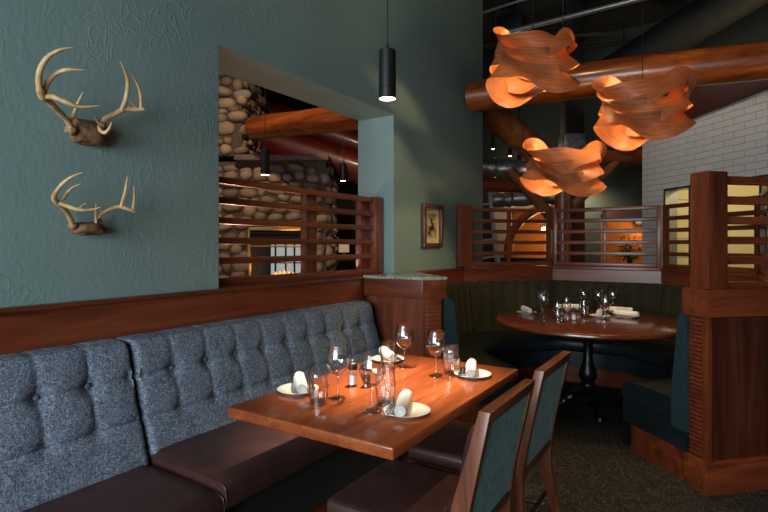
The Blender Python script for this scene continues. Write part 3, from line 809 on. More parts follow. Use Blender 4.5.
# ------------------------------------------------------------------ cylinder pendants
def cyl_pendant(label, x, y, zb, power, rad=.042, h=.235):
    r = thing('cylinder_pendant', label, 'pendant light', (x, y, zb), 0, 'black cylinder pendant lights')
    m = MB(); m.lathe([(rad-.004, .014), (rad-.002, 0), (rad, .002), (rad, h*.22), (rad-.0012, h*.225), (rad, h*.23), (rad, h-.004), (rad-.005, h), (.008, h+.002), (.007, h+.03), (0, h+.03)], 32, capb=False); m.build('housing', M['blackmetal'], r, angle=30)
    m = MB(); m.lathe([(0, -.001), (rad-.004, .0005), (rad-.004, .013), (0, .013)], 28); m.build('lens', M['lens'], r)
    top = CEIL-zb
    m = MB(); m.tube([(0, 0, h+.02), (0, 0, top-.02)], .003, 6); m.build('cord', M['blackmetal'], r)
    m = MB(); m.lathe([(.055, top-.025), (.055, top), (0, top)], 20); m.build('ceiling_canopy', M['blackmetal'], r)
    lightob('pendant_spot', 'SPOT', (x, y, zb-.004), power, (1.0, .85, .64), spot_size=math.radians(58), spot_blend=1.0, shadow_soft_size=.035)
    return r
cyl_pendant('black cylinder pendant light hanging over the dining table, in front of the green wall', 1.052, 2.115, 2.105, 520)
cyl_pendant('black cylinder pendant light hanging in front of the stone fireplace beyond the opening', -1.13, 3.45, 2.049, 40)
cyl_pendant('small far black cylinder pendant light beside the opening\'s far jamb', -1.853, 5.60, 2.265, 30)

# ------------------------------------------------------------------ antlers
# the antlers are given in wall coordinates: y along the wall, z up, x out of the wall
CAMX, CAMZ = 2.385, 1.4
ca, sa = math.cos(math.radians(32.6)), math.sin(math.radians(32.6))
def wp(u, v, x):
    dx = ca*(u-384)/518 - sa; dy = sa*(u-384)/518 + ca; dz = (245-v)/518
    t = (x-CAMX)/dx; return (x, t*dy, CAMZ+t*dz)
def smooth(pts, radii, n=6):
    out, ro = [], []
    P4 = [pts[0]] + list(pts) + [pts[-1]]; R4 = [radii[0]] + list(radii) + [radii[-1]]
    for i in range(1, len(P4)-2):
        for k in range(n):
            t = k/n; a, b, c, d = (Vector(P4[i+q]) for q in (-1, 0, 1, 2))
            out.append(0.5*((2*b) + (c-a)*t + (2*a-5*b+4*c-d)*t*t + (3*b-a-3*c+d)*t**3)); ro.append(R4[i]*(1-t)+R4[i+1]*t)
    out.append(Vector(pts[-1])); ro.append(radii[-1]); return out, ro
def antler_mount(label, ox, oy, sc, beams_l, beams_r, plate):
    cu, cv = plate[0]
    base = wp(ox+cu/sc, oy+cv/sc, 0.0)
    r = thing('antler_mount', label, 'antlers', base, 0, 'deer antlers hung on the green wall')
    def P3(p): return wp(ox+p[0]/sc, oy+p[1]/sc, p[2])
    for beams in (beams_l, beams_r):
        m = MB()
        for b in beams:
            pts = [P3(p) for p in b[0]]; pp, rr = smooth(pts, b[1])
            rr = [q*.84*(1+.08*mnoise.noise(Vector(v)*60)) for q, v in zip(rr, pp)]
            m.tube(pp, rr, 12)
        m.build('antler', M['bone'], r, world=True, angle=70)
    # skull plate: lumpy flattened bone against the wall
    (u0, v0), (u1, v1) = plate[1], plate[2]
    a = Vector(P3((u0, v1, .0))); b = Vector(P3((u1, v0, .0)))
    c = (a+b)/2; hy, hz = abs(b.y-a.y)/2, abs(b.z-a.z)/2
    m = MB(); bmesh.ops.create_icosphere(m.bm, subdivisions=4, radius=1)
    for v in m.bm.verts:
        d = v.co.copy(); k = 1 + .22*mnoise.noise(d*2.3+Vector((ox, oy, 1))) + .12*mnoise.noise(d*6)
        y = math.copysign(abs(d.y)**.6, d.y); z = math.copysign(abs(d.z)**.7, d.z)
        v.co = Vector((max(.002, .035+d.x*.05*k), c.y+y*hy*k, c.z + z*hz*k - .02*hz*abs(d.y)))
    m.build('skull_plate', M['skull'], r, world=True, angle=80)
    # burrs at the antler bases
    for beams in (beams_l, beams_r):
        p = Vector(P3(beams[0][0][0])); q = Vector(P3(beams[0][0][1])); d = (q-p).normalized()
        m = MB(); bmesh.ops.create_icosphere(m.bm, subdivisions=3, radius=1)
        rb = beams[0][1][0]*1.35
        for v in m.bm.verts: v.co = p + d*.012 + (v.co*(1+.3*mnoise.noise(v.co*4)))*rb
        m.build('burr', M['burr'], r, world=True, angle=80)
    return r
antler_mount('larger set of deer antlers on a skull plate, hung uppermost on the green wall', 30, 40, 4.66,
    [([(192, 430, .06), (182, 385, .09), (135, 335, .13), (85, 285, .17), (56, 262, .20), (44, 215, .23), (44, 150, .26), (78, 85, .30), (138, 48, .33), (200, 35, .35)], [.017, .016, .015, .0155, .017, .0145, .0125, .011, .008, .002]),
     ([(62, 250, .20), (82, 198, .23), (120, 158, .26), (172, 139, .29), (255, 140, .32)], [.013, .0125, .011, .009, .002]),
     ([(56, 262, .20), (110, 265, .22), (170, 290, .25), (235, 312, .27), (322, 306, .29)], [.015, .014, .012, .009, .002]),
     ([(186, 380, .08), (208, 338, .11), (226, 290, .13), (248, 240, .15)], [.011, .010, .008, .0015])],
    [([(322, 408, .06), (350, 370, .08), (400, 342, .10), (440, 322, .12), (490, 325, .14), (532, 322, .16)], [.016, .0145, .014, .015, .013, .009]),
     ([(428, 325, .12), (448, 268, .15), (456, 200, .18), (445, 150, .21), (420, 98, .24)], [.013, .012, .010, .008, .0015]),
     ([(518, 322, .15), (516, 260, .18), (502, 208, .20), (472, 160, .22)], [.010, .0095, .007, .0015]),
     ([(500, 322, .14), (482, 300, .15), (465, 284, .16)], [.008, .006, .0015]),
     ([(318, 400, .07), (332, 425, .10), (352, 431, .12), (372, 408, .14), (379, 382, .15)], [.011, .010, .009, .007, .0015]),
     ([(325, 395, .07), (310, 372, .08), (299, 352, .09)], [.009, .007, .0015])],
    [(245, 455), (172, 395), (330, 480)])
antler_mount('smaller set of deer antlers on a skull plate, hung below the larger set', 45, 165, 6.4,
    [([(180, 400, .05), (165, 350, .08), (130, 290, .11), (76, 240, .15), (58, 210, .17), (72, 172, .20), (112, 120, .22), (172, 76, .25), (243, 48, .27)], [.013, .013, .0125, .0125, .012, .010, .009, .007, .0015]),
     ([(118, 222, .15), (142, 180, .17), (182, 142, .19), (230, 120, .21)], [.0095, .008, .006, .0015]),
     ([(76, 236, .15), (150, 265, .17), (230, 288, .20), (300, 285, .22), (355, 270, .24)], [.012, .011, .009, .0065, .0015]),
     ([(196, 315, .08), (225, 272, .10), (266, 245, .12)], [.008, .006, .0015])],
    [([(335, 375, .05), (365, 318, .07), (410, 287, .09), (470, 267, .11), (530, 280, .13), (576, 300, .14)], [.012, .011, .0105, .0115, .011, .006]),
     ([(488, 265, .12), (510, 185, .14), (520, 130, .16), (527, 70, .18)], [.010, .0085, .0065, .0015]),
     ([(562, 290, .13), (571, 215, .15), (570, 135, .17)], [.0085, .0065, .0015]),
     ([(330, 390, .06), (326, 320, .09), (327, 245, .11)], [.009, .007, .0015])],
    [(240, 420), (150, 372), (335, 445)])

# ------------------------------------------------------------------ framed picture on the wall
pic = thing('framed_picture', 'small framed picture in a deep dark wood frame on the green wall by the booth', 'picture', (0, 4.585, 1.59))
W2, H2, D2, fw = .205, .215, .045, .045
m = MB()
for (a, b, c, d) in ((-W2, W2, H2-fw, H2), (-W2, W2, -H2, -H2+fw), (-W2, -W2+fw, -H2+fw, H2-fw), (W2-fw, W2, -H2+fw, H2-fw)): m.box(.001, D2, a, b, c, d, bev=.004)
m.build('frame', M['frame'], pic)
m = MB(); m.box(.004, .012, -W2+fw, W2-fw, -H2+fw, H2-fw); m.build('mount', M['mat'], pic)
m = MB(); m.box(.012, .0135, -.105, .105, -.12, .125)
m.build('print', mottled('sepia_print', rgb(98, 84, 66), rgb(190, 172, 136), 14, 0, 0, rough=.6), pic)
m = MB()
for a, b, c, d in ((-.02, .02, .02, .075), (-.05, .03, -.05, .0), (-.075, -.03, -.09, -.055), (.0, .05, -.03, .03)): m.box(.0135, .0145, a, b, c, d, bev=.0004)
m.build('print_figures', plain('print_ink', rgb(34, 30, 26), rough=.7), pic)

# ------------------------------------------------------------------ logs, beams and services overhead
def log(nm, label, pts, r, mat, grp=None, seed=0):
    m = MB(); pp, rr = smooth([Vector(p) for p in pts], [r]*len(pts), 10)
    q = [a*(1+.05*mnoise.noise(Vector(p)*1.7+Vector((seed, 0, 0)))) for a, p in zip(rr, pp)]
    mid = pp[0].copy()
    m.tube([p-mid for p in pp], q, 24)
    o = m.build(nm, mat, None, angle=60); o.location = mid
    return tag(o, label, 'log beam', grp or 'log beams overhead')
log('log_beam', 'big golden log beam crossing above the booth from the green wall to the tiled wall', [(0.0, 5.55, 3.10), (.9, 5.67, 3.12), (1.8, 5.80, 3.13), (2.8, 5.95, 3.11), (4.2, 6.1, 3.10)], .175, M['log_x'], seed=1)
log('log_beam', 'orange log beam beyond the wall opening, coming out of the stone chimney', [(-2.33, 4.44, 2.82), (-1.6, 4.40, 2.775), (-.42, 4.31, 2.70)], .135, M['log_x'], seed=2)
def D(px, py, d): return (2.385 + ca*(px-384)/518*d - sa*d, sa*(px-384)/518*d + ca*d, 1.4 + (245-py)/518*d)
log('log_beam', 'thick sloping log brace under the log beam beside the green wall end', [D(455, 85, 6.9), D(545, 158, 7.5)], .185, M['log_z'], seed=3)
log('log_beam', 'dark red log beam low behind the opening, above the fireplace mantel', [D(225, 128, 7.6), D(370, 172, 7.2)], .21, M['redlog'], seed=4)
log('log_beam', 'dark red log beam highest behind the opening', [D(200, 90, 8.2), D(400, 160, 7.8)], .20, M['redlog'], seed=9)
log('log_beam', 'horizontal log beam seen between the hanging lamps, short of the tiled wall', [D(560, 160, 8.3), D(645, 157, 8.3)], .135, M['log_x'], seed=5)
log('log_brace', 'slim log brace rising towards the tiled wall behind the middle partition', [D(552, 228, 8.2), D(616, 162, 8.25)], .075, M['log_z'], seed=6)
log('log_brace', 'slim log brace sloping down behind the lowest veneer lamp', [D(510, 170, 8.0), D(556, 222, 8.1)], .085, M['log_z'], seed=7)
log('log_beam', 'horizontal log beam under the silver foil duct beside the ladder', [D(478, 184, 8.6), D(530, 186, 8.6)], .12, M['log_x'], seed=8)
log('log_post', 'upright log post behind the left end of the middle partition', [D(563, 175, 8.1)[:2]+(0.0,), D(563, 175, 8.1)[:2]+(2.5,)], .12, M['log_z'], seed=10)
# squared column with a wrapped head
c = D(572, 200, 9.05)
col = thing('timber_column', 'squared timber column with a white wrapped head behind the lowest lamp', 'column', (c[0], c[1], 0), .57)
m = MB(); m.box(-.17, .17, -.15, .15, 0, 3.0, bev=.01); m.build('shaft', M['cherry_z'], col)
m = MB(); m.box(-.19, .19, -.17, .17, 3.0, 3.32, bev=.02); m.build('wrapped_head', M['foil'], col)
m = MB(); m.box(-.16, .16, -.14, .14, 3.32, CEIL, bev=.01); m.build('upper_shaft', M['dark'], col)
# ducts, pipes
def pipe(nm, label, a, b, r, mat, cat, ribs=0, wob=0):
    a, b = Vector(a), Vector(b); m = MB()
    if ribs:
        n = ribs*4; m.tube([(b-a)*k/n for k in range(n+1)], [r*(1.015 if k % 4 == 0 else 1.0) for k in range(n+1)], 28)
    else:
        n = 24; m.tube([(b-a)*k/n for k in range(n+1)], [r*(1+wob*mnoise.noise(Vector((k*.7, r*50, 1)))) for k in range(n+1)], 16)
    o = m.build(nm, mat, None, angle=40); o.location = a
    if cat == 'pipe':
        for u in (.2, .8):
            p = (b-a)*u; h = MB(); h.tube([(p.x, p.y, p.z), (p.x, p.y, CEIL-a.z)], .008, 6); h.build('hanger_rod', M['blackmetal'], o)
    return tag(o, label, cat, 'ducts and pipes under the ceiling')
pipe('spiral_duct', 'big dark spiral air duct under the ceiling above the log beam', D(610, 75, 8.6), D(830, -60, 6.6), .29, M['duct'], 'duct', ribs=14)
pipe('conduit_pipe', 'bright steel conduit pipe under the dark ceiling behind the highest lamp', D(505, 33, 7.6), D(690, -14, 6.2), .035, M['conduit'], 'pipe')
pipe('conduit_pipe', 'thin dark pipe just under the bright conduit near the ceiling', D(480, 44, 8.4), D(600, 33, 8.2), .035, M['duct'], 'pipe')
pipe('conduit_pipe', 'thin pipe at the top edge beside the green wall', D(478, 14, 8.2), D(560, -12, 7.4), .02, M['conduit'], 'pipe')
pipe('conduit_pipe', 'thin dark pipe low behind the highest lamp, above the log beam', D(560, 50, 10.0), D(640, 40, 9.8), .03, M['duct'], 'pipe')
pipe('foil_duct', 'crinkled silver foil duct lying on a log beyond the wall end', D(470, 166, 8.9), D(545, 172, 8.7), .16, M['foil'], 'duct', wob=.16)
pipe('foil_duct', 'crinkled silver foil duct low over the far arch', D(488, 200, 9.4), D(556, 196, 9.2), .15, M['foil'], 'duct', wob=.16)
m = MB(); m.box(-1.6, 1.6, -.06, .06, -.13, .13); m.box(-1.6, 1.6, -.10, .10, .13, .15); m.box(-1.6, 1.6, -.10, .10, -.15, -.13)
o = m.build('steel_joist', M['ceiling']); o.location = D(630, -22, 7.6); o.rotation_euler = (0, 0, 1.1); tag(o, 'black steel joist under the ceiling behind the hanging lamps', 'joist')
jb = MB(); jb.box(-.2, .2, -.15, .15, -.16, .16, bev=.01); jb.box(-.05, .05, -.05, .05, .16, .62)
o = jb.build('speaker_box', M['blackmetal']); o.location = D(512, 27, 8.3); tag(o, 'black speaker box under the ceiling beside the green wall end', 'speaker')
# track spots
for k, (px, py, w) in enumerate(((493, 149, 'nearest the green wall'), (510, 156, 'in the middle of three'), (519, 161, 'closest to the lowest veneer lamp'))):
    p = D(px, py, 9.3); t = thing('track_spotlight', 'tiny lit track spotlight %s, above the foil duct' % w, 'spotlight', p, 0, 'track spotlights over the back room')
    m = MB(); m.lathe([(.03, .0), (.045, .0), (.03, .12), (0, .12)], 14, capb=False); m.build('head', M['blackmetal'], t)
    m = MB(); m.lathe([(0, -.012), (.036, .004), (0, .01)], 14); m.build('lens', M['spotbulb'], t)
    m = MB(); m.tube([(0, 0, .1), (0, 0, CEIL-p[2])], .012, 6); m.build('stem', M['blackmetal'], t)

# ------------------------------------------------------------------ tiled wall with kitchen window on the right
TR = math.radians(134.8)
S0 = (3.95, 6.355); TL = 3.57
def tl(x, y):  # local -> world
    return (S0[0]+x*math.cos(TR)-y*math.sin(TR), S0[1]+x*math.sin(TR)+y*math.cos(TR))
m = MB(); wx0, wx1, wz0, wz1 = -1.2, TL-.458, 1.0, 2.216
m.box(-1.2, wx1, -.2, 0, 0, wz0); m.box(-1.2, wx1, -.2, 0, wz1, 3.45); m.box(wx1, TL, -.2, 0, 0, 3.45)
o = struct('wall_tiled', m, M['tile'], smooth=False); o.location = (S0[0], S0[1], 0); o.rotation_euler = (0, 0, TR)
m = MB()
for z0, z1 in ((wz0, wz0+.03), (wz1-.03, wz1)): m.box(wx0, wx1, -.19, .012, z0, z1)
for x in (wx1-.035, wx1-.5, wx1-1.55, wx1-1.95): m.box(x, x+.035, -.19, .012, wz0, wz1)
o = struct('window_4', m, M['steel']); o.location = (S0[0], S0[1], 0); o.rotation_euler = (0, 0, TR)
m = MB(); m.box(-1.5, TL+.6, -2.4, -2.3, 0, 3.4); o = struct('wall_kitchen', m, M['kitchentile'], smooth=False); o.location = (S0[0], S0[1], 0); o.rotation_euler = (0, 0, TR)
m = MB(); m.box(TL-.1, TL, -2.3, -.2, 0, 3.4); o = struct('wall_kitchen_end', m, M['kitchentile'], smooth=False); o.location = (S0[0], S0[1], 0); o.rotation_euler = (0, 0, TR)
# red glulam over the tiled wall
m = MB(); m.prism_axis([(-1.2, 3.42), (TL+1.6, 2.90), (TL+1.6, 3.22), (-1.2, 3.85)], -.28, .06, bev=.006)
o = m.build('roof_beam', M['redbeam']); o.location = (S0[0], S0[1], 0); o.rotation_euler = (0, 0, TR); tag(o, 'dark red sloping timber beam on top of the tiled wall', 'beam')
# kitchen things
kc = thing('kitchen_counter', 'stainless steel kitchen counter behind the tiled wall window', 'counter', tl(1.4, -1.9)+(0,), TR)
m = MB(); m.box(-1.6, 1.8, -.35, .35, .86, .90, bev=.004); m.build('worktop', M['steel'], kc)
m = MB(); m.box(-1.6, 1.8, -.33, .33, .1, .86); m.build('cabinet_body', M['steel'], kc)
for k, (x, r_, w) in enumerate(((.75, .13, 'behind the end partition slats'), (1.3, .12, 'nearer the end partition post'), (2.55, .12, 'seen through the slats beside the middle partition'))):
    p = tl(x, -1.85); t = thing('stock_pot', 'dark kitchen pot on the steel counter, %s' % w, 'pot', p+(.90,), 0, 'pots on the kitchen counter')
    m = MB(); m.lathe([(0, 0), (r_, 0), (r_, .22), (r_*1.04, .225), (r_*.97, .23), (r_*.95, .02), (0, .02)], 24); m.build('pot_body', M['blackmetal'], t)
    m = MB(); m.lathe([(r_*1.02, .23), (r_*.9, .25), (.02, .265), (.015, .29), (0, .29)], 24); m.build('lid', M['steel'], t)
rs = thing('wall_shelf', 'steel shelf on the cream kitchen wall with dark pans', 'shelf', tl(1.2, -2.2)+(1.55,), TR)
m = MB(); m.box(-1.3, 1.6, -.1, .15, 0, .03); m.build('shelf_board', M['steel'], rs)
m = MB(); m.box(-1.0, -.96, -.1, .1, -.15, 0); m.box(1.2, 1.24, -.1, .1, -.15, 0); m.build('bracket', M['steel'], rs)
for k, (x, w) in enumerate(((.55, 'over the counter on the shelf, farther from the post'), (1.25, 'over the counter on the shelf, nearer the post'))):
    p = tl(x, -2.05); m = MB(); m.lathe([(0, 0), (.14, 0), (.17, .12), (.175, .12), (.15, -.004)], 24, capt=False); m.box(.17, .36, -.012, .012, .08, .1, bev=.003)
    o = m.build('frying_pan', M['blackmetal']); o.location = p+(1.582,); o.rotation_euler = (0, 0, TR); tag(o, 'black pan %s' % w, 'pan', 'pans on the kitchen shelf')

# ------------------------------------------------------------------ back room
def backwall():
    m = MB(); y0, y1 = 11.0, 11.18
    # openings: arch (as a framed doorway) and alcove
    m.box(-7, -1.35, y0, y1, 0, CEIL); m.box(-.62, .545, y0, y1, 0, CEIL); m.box(1.25, 7.5, y0, y1, 0, CEIL)
    m.box(.5449, 1.2501, y0, y1, 1.93, CEIL); m.box(.5449, 1.2501, y0, y1, 0, .86)
    m.box(-1.3501, -.6199, y0, y1, 2.15, CEIL)
    struct('wall_back', m, M['darkteal'], smooth=False)
backwall()
# cream painted panel of wall over the arch
m = MB(); m.box(-1.75, -1.35, 10.97, 11.0, 0, 2.72); m.box(-1.35, -.50, 10.97, 11.0, 2.15, 2.72); m.box(-.62, -.50, 10.97, 11.0, 0, 2.15)
struct('wall_cream', m, M['cream'], smooth=False)
m = MB(); m.box(-3.5, 3.5, 12.9, 13.0, 0, 4.2); struct('wall_ochre', m, M['orange'])
# log arch
m = MB(); pts = []
for k in range(15):
    a = PI*(1-k/14*.62); pts.append((-.45+.95*math.cos(a), 10.9, 1.25+.95*math.sin(a)))
m.tube([(pts[0][0], 10.9, 0.0)] + pts, .09, 14); o = m.build('timber_arch', M['log_z']); tag(o, 'curved timber arch on the cream wall behind the booth', 'arch')
al = thing('alcove_frame', 'timber frame around the glowing alcove behind the middle partition', 'frame', (.9, 10.98, 0))
m = MB(); m.box(-.42, -.355, -.05, .02, 0, 2.0); m.build('jamb', M['log_z'], al)
m = MB(); m.box(-.42, .42, -.05, .02, 1.93, 2.08); m.build('lintel', M['redbeam'], al)
m = MB(); m.box(-.42, .42, -.10, .0, .82, .87); m.build('shelf', M['log_x'], al)
# plant in vase on console in the alcove
vs = thing('potted_plant', 'leafy bushy plant in a dark vase in the glowing alcove', 'plant', (.93, 11.5, .875))
m = MB(); m.lathe([(0, 0), (.05, 0), (.075, .06), (.07, .14), (.04, .19), (.045, .2), (.0, .2)], 18); m.build('vase', M['blackmetal'], vs)
m = MB(); lf = MB()
for k in range(60):
    a = random.uniform(0, 2*PI); e = random.uniform(.1, 1.35); Ls = random.uniform(.25, .5)
    tip = Vector((math.cos(a)*math.cos(e)*Ls*.75, math.sin(a)*math.cos(e)*Ls*.6, .2+math.sin(e)*Ls))
    m.tube([(0, 0, .17), tip*.5+Vector((0, 0, .12)), tip], .004, 4)
    for q in range(4):
        c = tip*(.6+.13*q)+Vector((0, 0, .06)); d = Vector((random.uniform(-1, 1), random.uniform(-1, 1), random.uniform(-.3, .8))).normalized(); s = d.orthogonal().normalized()
        w, l = random.uniform(.012, .02), random.uniform(.05, .08)
        lf.bm.faces.new([lf.bm.verts.new(p) for p in (c, c+d*l*.5+s*w, c+d*l, c+d*l*.5-s*w)])
m.build('stems', M['rubbergreen'], vs); lf.build('foliage', M['rubbergreen'], vs, normals=False)
cs = thing('console_table', 'wooden console table under the plant in the alcove', 'table', (.9, 11.5, 0))
m = MB(); m.box(-.6, .6, -.22, .22, .83, .875, bev=.004); m.build('tabletop', M['log_x'], cs)
for sx in (-.55, .55):
    for sy in (-.18, .18):
        m = MB(); m.box(sx-.025, sx+.025, sy-.025, sy+.025, 0, .83); m.build('leg', M['log_z'], cs)
sc_ = thing('wall_sconce', 'glowing wall sconce in the alcove behind the middle partition', 'sconce', (.95, 12.88, 1.93))
m = MB(); m.box(-.04, .04, -.02, .02, -.1, .1, bev=.004); m.build('backplate', M['brass'], sc_)
m = MB(); m.lathe([(.05, -.06), (.09, .06), (.085, .06), (.045, -.055)], 18, 0, -.11, 0, capb=False, capt=False); m.build('shade', M['lampshade'], sc_)
lightob('sconce_light', 'POINT', (.95, 12.7, 1.98), 30, (1.0, .62, .28), shadow_soft_size=.05)
# pendant in the arch room
ap = thing('globe_pendant', 'small glowing globe pendant seen through the far arch', 'pendant light', (-.92, 12.0, 1.75))
m = MB(); m.lathe([(0, -.07), (.05, -.05), (.07, 0), (.05, .05), (0, .07)], 16); m.build('globe', M['bulb'], ap)
m = MB(); m.tube([(0, 0, .06), (0, 0, 2.9)], .008, 6); m.build('cord', M['blackmetal'], ap)
lightob('arch_light', 'POINT', (-.92, 11.8, 1.6), 22, (1.0, .58, .24), shadow_soft_size=.08)
# brass floor lamp against green wall
fl = thing('floor_lamp', 'slim brass floor lamp against the dark green back wall', 'floor lamp', (.25, 10.55, 0))
m = MB(); m.lathe([(0, 0), (.13, 0), (.13, .02), (.015, .04), (0, .04)], 20); m.build('base', M['brass'], fl)
m = MB(); m.tube([(0, 0, .03), (0, 0, 1.55)], .012, 10); m.build('pole', M['brass'], fl)
m = MB(); m.tube([(0, 0, 1.55), (-.05, -.03, 1.75), (-.18, -.06, 1.95), (-.25, -.08, 1.9)], .012, 8); m.build('arm', M['brass'], fl)
m = MB(); m.lathe([(.02, .1), (.08, 0), (.075, 0), (.015, .095)], 16, -.25, -.08, 1.80, capb=False, capt=False); m.build('lamp_shade', M['blackmetal'], fl)
lightob('floor_lamp_light', 'SPOT', (.1, 10.45, 2.5), 90, (1.0, .85, .5), spot_size=2.4, spot_blend=1, shadow_soft_size=.05, target=(.2, 11.0, 1.7))
# low lit side table
st = thing('side_table', 'low side table with a gold top in front of the dark green back wall', 'table', (.02, 10.3, 0))
m = MB(); m.box(-.25, .25, -.2, .2, .94, 1.0, bev=.004); m.build('tabletop', M['brass'], st)
for sx in (-.2, .2):
    m = MB(); m.box(sx-.02, sx+.02, -.18, .18, 0, .94); m.build('leg', M['blackmetal'], st)
# step ladder
ld = thing('step_ladder', 'grey step ladder with a red top leaning beyond the green wall end', 'ladder', D(495, 300, 8.8)[:2]+(0,), .6)
for s in (-.2, .2):
    m = MB(); m.box(s-.03, s+.03, -.02, .02, 0, 2.4, M=Matrix.Rotation(-.13, 4, 'Y')); m.build('rail', M['aluminium'], ld)
    m = MB(); m.box(s-.02, s+.02, .2, .24, 0, 2.35, M=Matrix.Rotation(-.13, 4, 'Y')@Matrix.Rotation(.07, 4, 'X')); m.build('rear_rail', M['aluminium'], ld)
for k in range(7):
    m = MB(); m.box(-.2, .2, -.04, .05, .28+k*.3, .31+k*.3, M=Matrix.Rotation(-.13, 4, 'Y')); m.build('step', M['aluminium'], ld)
m = MB(); m.box(-.24, .24, -.06, .14, 2.38, 2.46, bev=.01, M=Matrix.Rotation(-.13, 4, 'Y')); m.build('top_cap', M['redplastic'], ld)
# dark service station behind the left partition
sd = thing('sideboard', 'dark wooden sideboard behind the left partition of the booth', 'sideboard', (-.95, 9.6, 0))
m = MB(); m.box(-.9, .9, -.25, .25, 0, 1.12, bev=.006); m.build('body', M['redbeam'], sd)
m = MB(); m.box(-.93, .93, -.28, .28, 1.12, 1.16, bev=.005); m.build('top', M['dark'], sd)
for k in range(3):
    m = MB(); m.box(-.86+k*.58, -.32+k*.58, -.268, -.25, .14, 1.06, bev=.004); d = m.build('door', M['redbeam'], sd)
    m = MB(); m.box(-.40+k*.58, -.385+k*.58, -.29, -.268, .55, .72, bev=.002); m.build('handle', M['brass'], d)

# ------------------------------------------------------------------ stone fireplace beyond the opening
FA = math.radians(32.6)
f0 = D(219, 155, 6.5); f1 = D(325, 155, 6.5)
fp = thing('stone_fireplace', 'river stone fireplace with slate mantel and chimney beyond the wall opening', 'fireplace', (f0[0], f0[1], 0), FA)
FW_ = (Vector(f1[:2])-Vector(f0[:2])).length   # face runs along local x from 0 to FW_
fx0, fx1, fz0, fz1 = .37, 1.12, .85, 1.63
m = MB(); m.box(-1.6, fx0, .10, 1.2, 0, 2.46); m.box(fx1, FW_, .10, 1.2, 0, 2.46); m.box(fx0, fx1, .10, 1.2, 0, fz0); m.box(fx0, fx1, .10, 1.2, fz1, 2.46)
m.box(-1.6, .27, .06, 1.0, 2.53, CEIL); m.build('masonry_core', M['mortar'], fp)
def stones(rects, name, face):
    m = MB(); rnd = random.Random(5)
    for (a0, a1, z0, z1, hole) in rects:
        z = z0
        while z < z1-.03:
            h = rnd.uniform(.085, .175); h = min(h, z1-z); a = a0 + rnd.uniform(-.06, 0)
            while a < a1:
                w = rnd.uniform(.10, .27); cx = a+w/2; cz = z+h/2 + rnd.uniform(-.035, .035)
                a += w
                if cx > a1+.01 or cx < a0-.01: continue
                if hole and hole[0]-.02 < cx < hole[1]+.02 and hole[2]-.02 < cz < hole[3]+.02: continue
                r = bmesh.ops.create_icosphere(m.bm, subdivisions=2, radius=1); ang = rnd.uniform(-.55, .55); hk = rnd.uniform(.8, 1.15)
                sx, sy, sz = w*.5, rnd.uniform(.04, .10), h*.53*hk; sd_ = rnd.uniform(0, 99)
                for v in r['verts']:
                    k = 1+.12*mnoise.noise(v.co*1.3+Vector((sd_, 0, 0)))
                    x, y, zz = (math.copysign(abs(q)**.85, q)*k for q in v.co)
                    x, zz = x*sx*math.cos(ang)-zz*sz*math.sin(ang)*.6, x*sx*math.sin(ang)*.5+zz*sz*math.cos(ang)
                    v.co = face(cx+x, y*sy, cz+zz)
            z += h*.92
    return m.build(name, M['stone'], fp, angle=80)
stones([(-1.5, FW_, .1, 2.44, (fx0, fx1, fz0, fz1))], 'stone_facing', lambda a, d, z: Vector((a, .10-d, z)))
stones([(-1.5, .27, 2.55, 4.6, None)], 'chimney_stones', lambda a, d, z: Vector((a, .06-d, z)))
stones([(.15, 1.15, .1, 2.44, None)], 'return_stones', lambda a, d, z: Vector((FW_+d, a, z)))
stones([(.1, 1.0, 2.55, 4.6, None)], 'chimney_return_stones', lambda a, d, z: Vector((.27+d, a, z)))
m = MB(); m.box(.2, FW_+.05, -.05, 1.25, 2.46, 2.53, bev=.01); m.build('mantel', M['slate'], fp)
m = MB()
m.box(fx0-.01, fx1+.01, .0, .05, fz1-.05, fz1, bev=.004); m.box(fx0-.01, fx0+.02, .0, .05, fz0, fz1, bev=.004); m.box(fx1-.02, fx1+.01, .0, .05, fz0, fz1, bev=.004); m.box(fx0-.01, fx1+.01, 0, .05, fz1-.25, fz1-.235); m.build('firebox_trim', M['brass'], fp)
m = MB()
for k in range(4): m.box(fx0+.02, fx1-.02, .01, .05, fz1-.225+k*.045, fz1-.205+k*.045)
m.build('louvre', M['soot'], fp)
m = MB(); m.box(fx0, fx0+.02, .05, 1.2, fz0, fz1); m.box(fx1-.02, fx1, .05, 1.2, fz0, fz1); m.box(fx0, fx1, .05, 1.2, fz1-.2, fz1); m.box(fx0, fx1, .05, 1.2, fz0, fz0+.03); m.build('firebox_liner', M['soot'], fp)
m = MB(); m.box(fx0+.02, fx1-.02, .045, .05, fz0+.03, fz1-.24); m.build('glass_pane', M['glass'], fp)
m = MB()
for k in range(5): m.tube([(fx0+.2+.09*k, .5-.12*(k % 2), fz0+.07+.02*(k % 3)), (fx0+.34+.07*k, .72, fz0+.10+.03*(k % 2))], .035, 8)
m.build('fire_logs', M['soot'], fp)
m = MB()
for k in range(5):
    h = random.uniform(.05, .13); m.lathe([(0, 0), (.03, .02), (.035, h*.35), (.015, h*.75), (0, h)], 10, fx0+.22+.06*k, .58, fz0+.1)
m.build('flames', M['flame'], fp)
lightob('fire_light', 'POINT', fp.matrix_basis @ Vector((fx0+.4, .55, fz0+.25)), 5, (1, .4, .1), shadow_soft_size=.08)
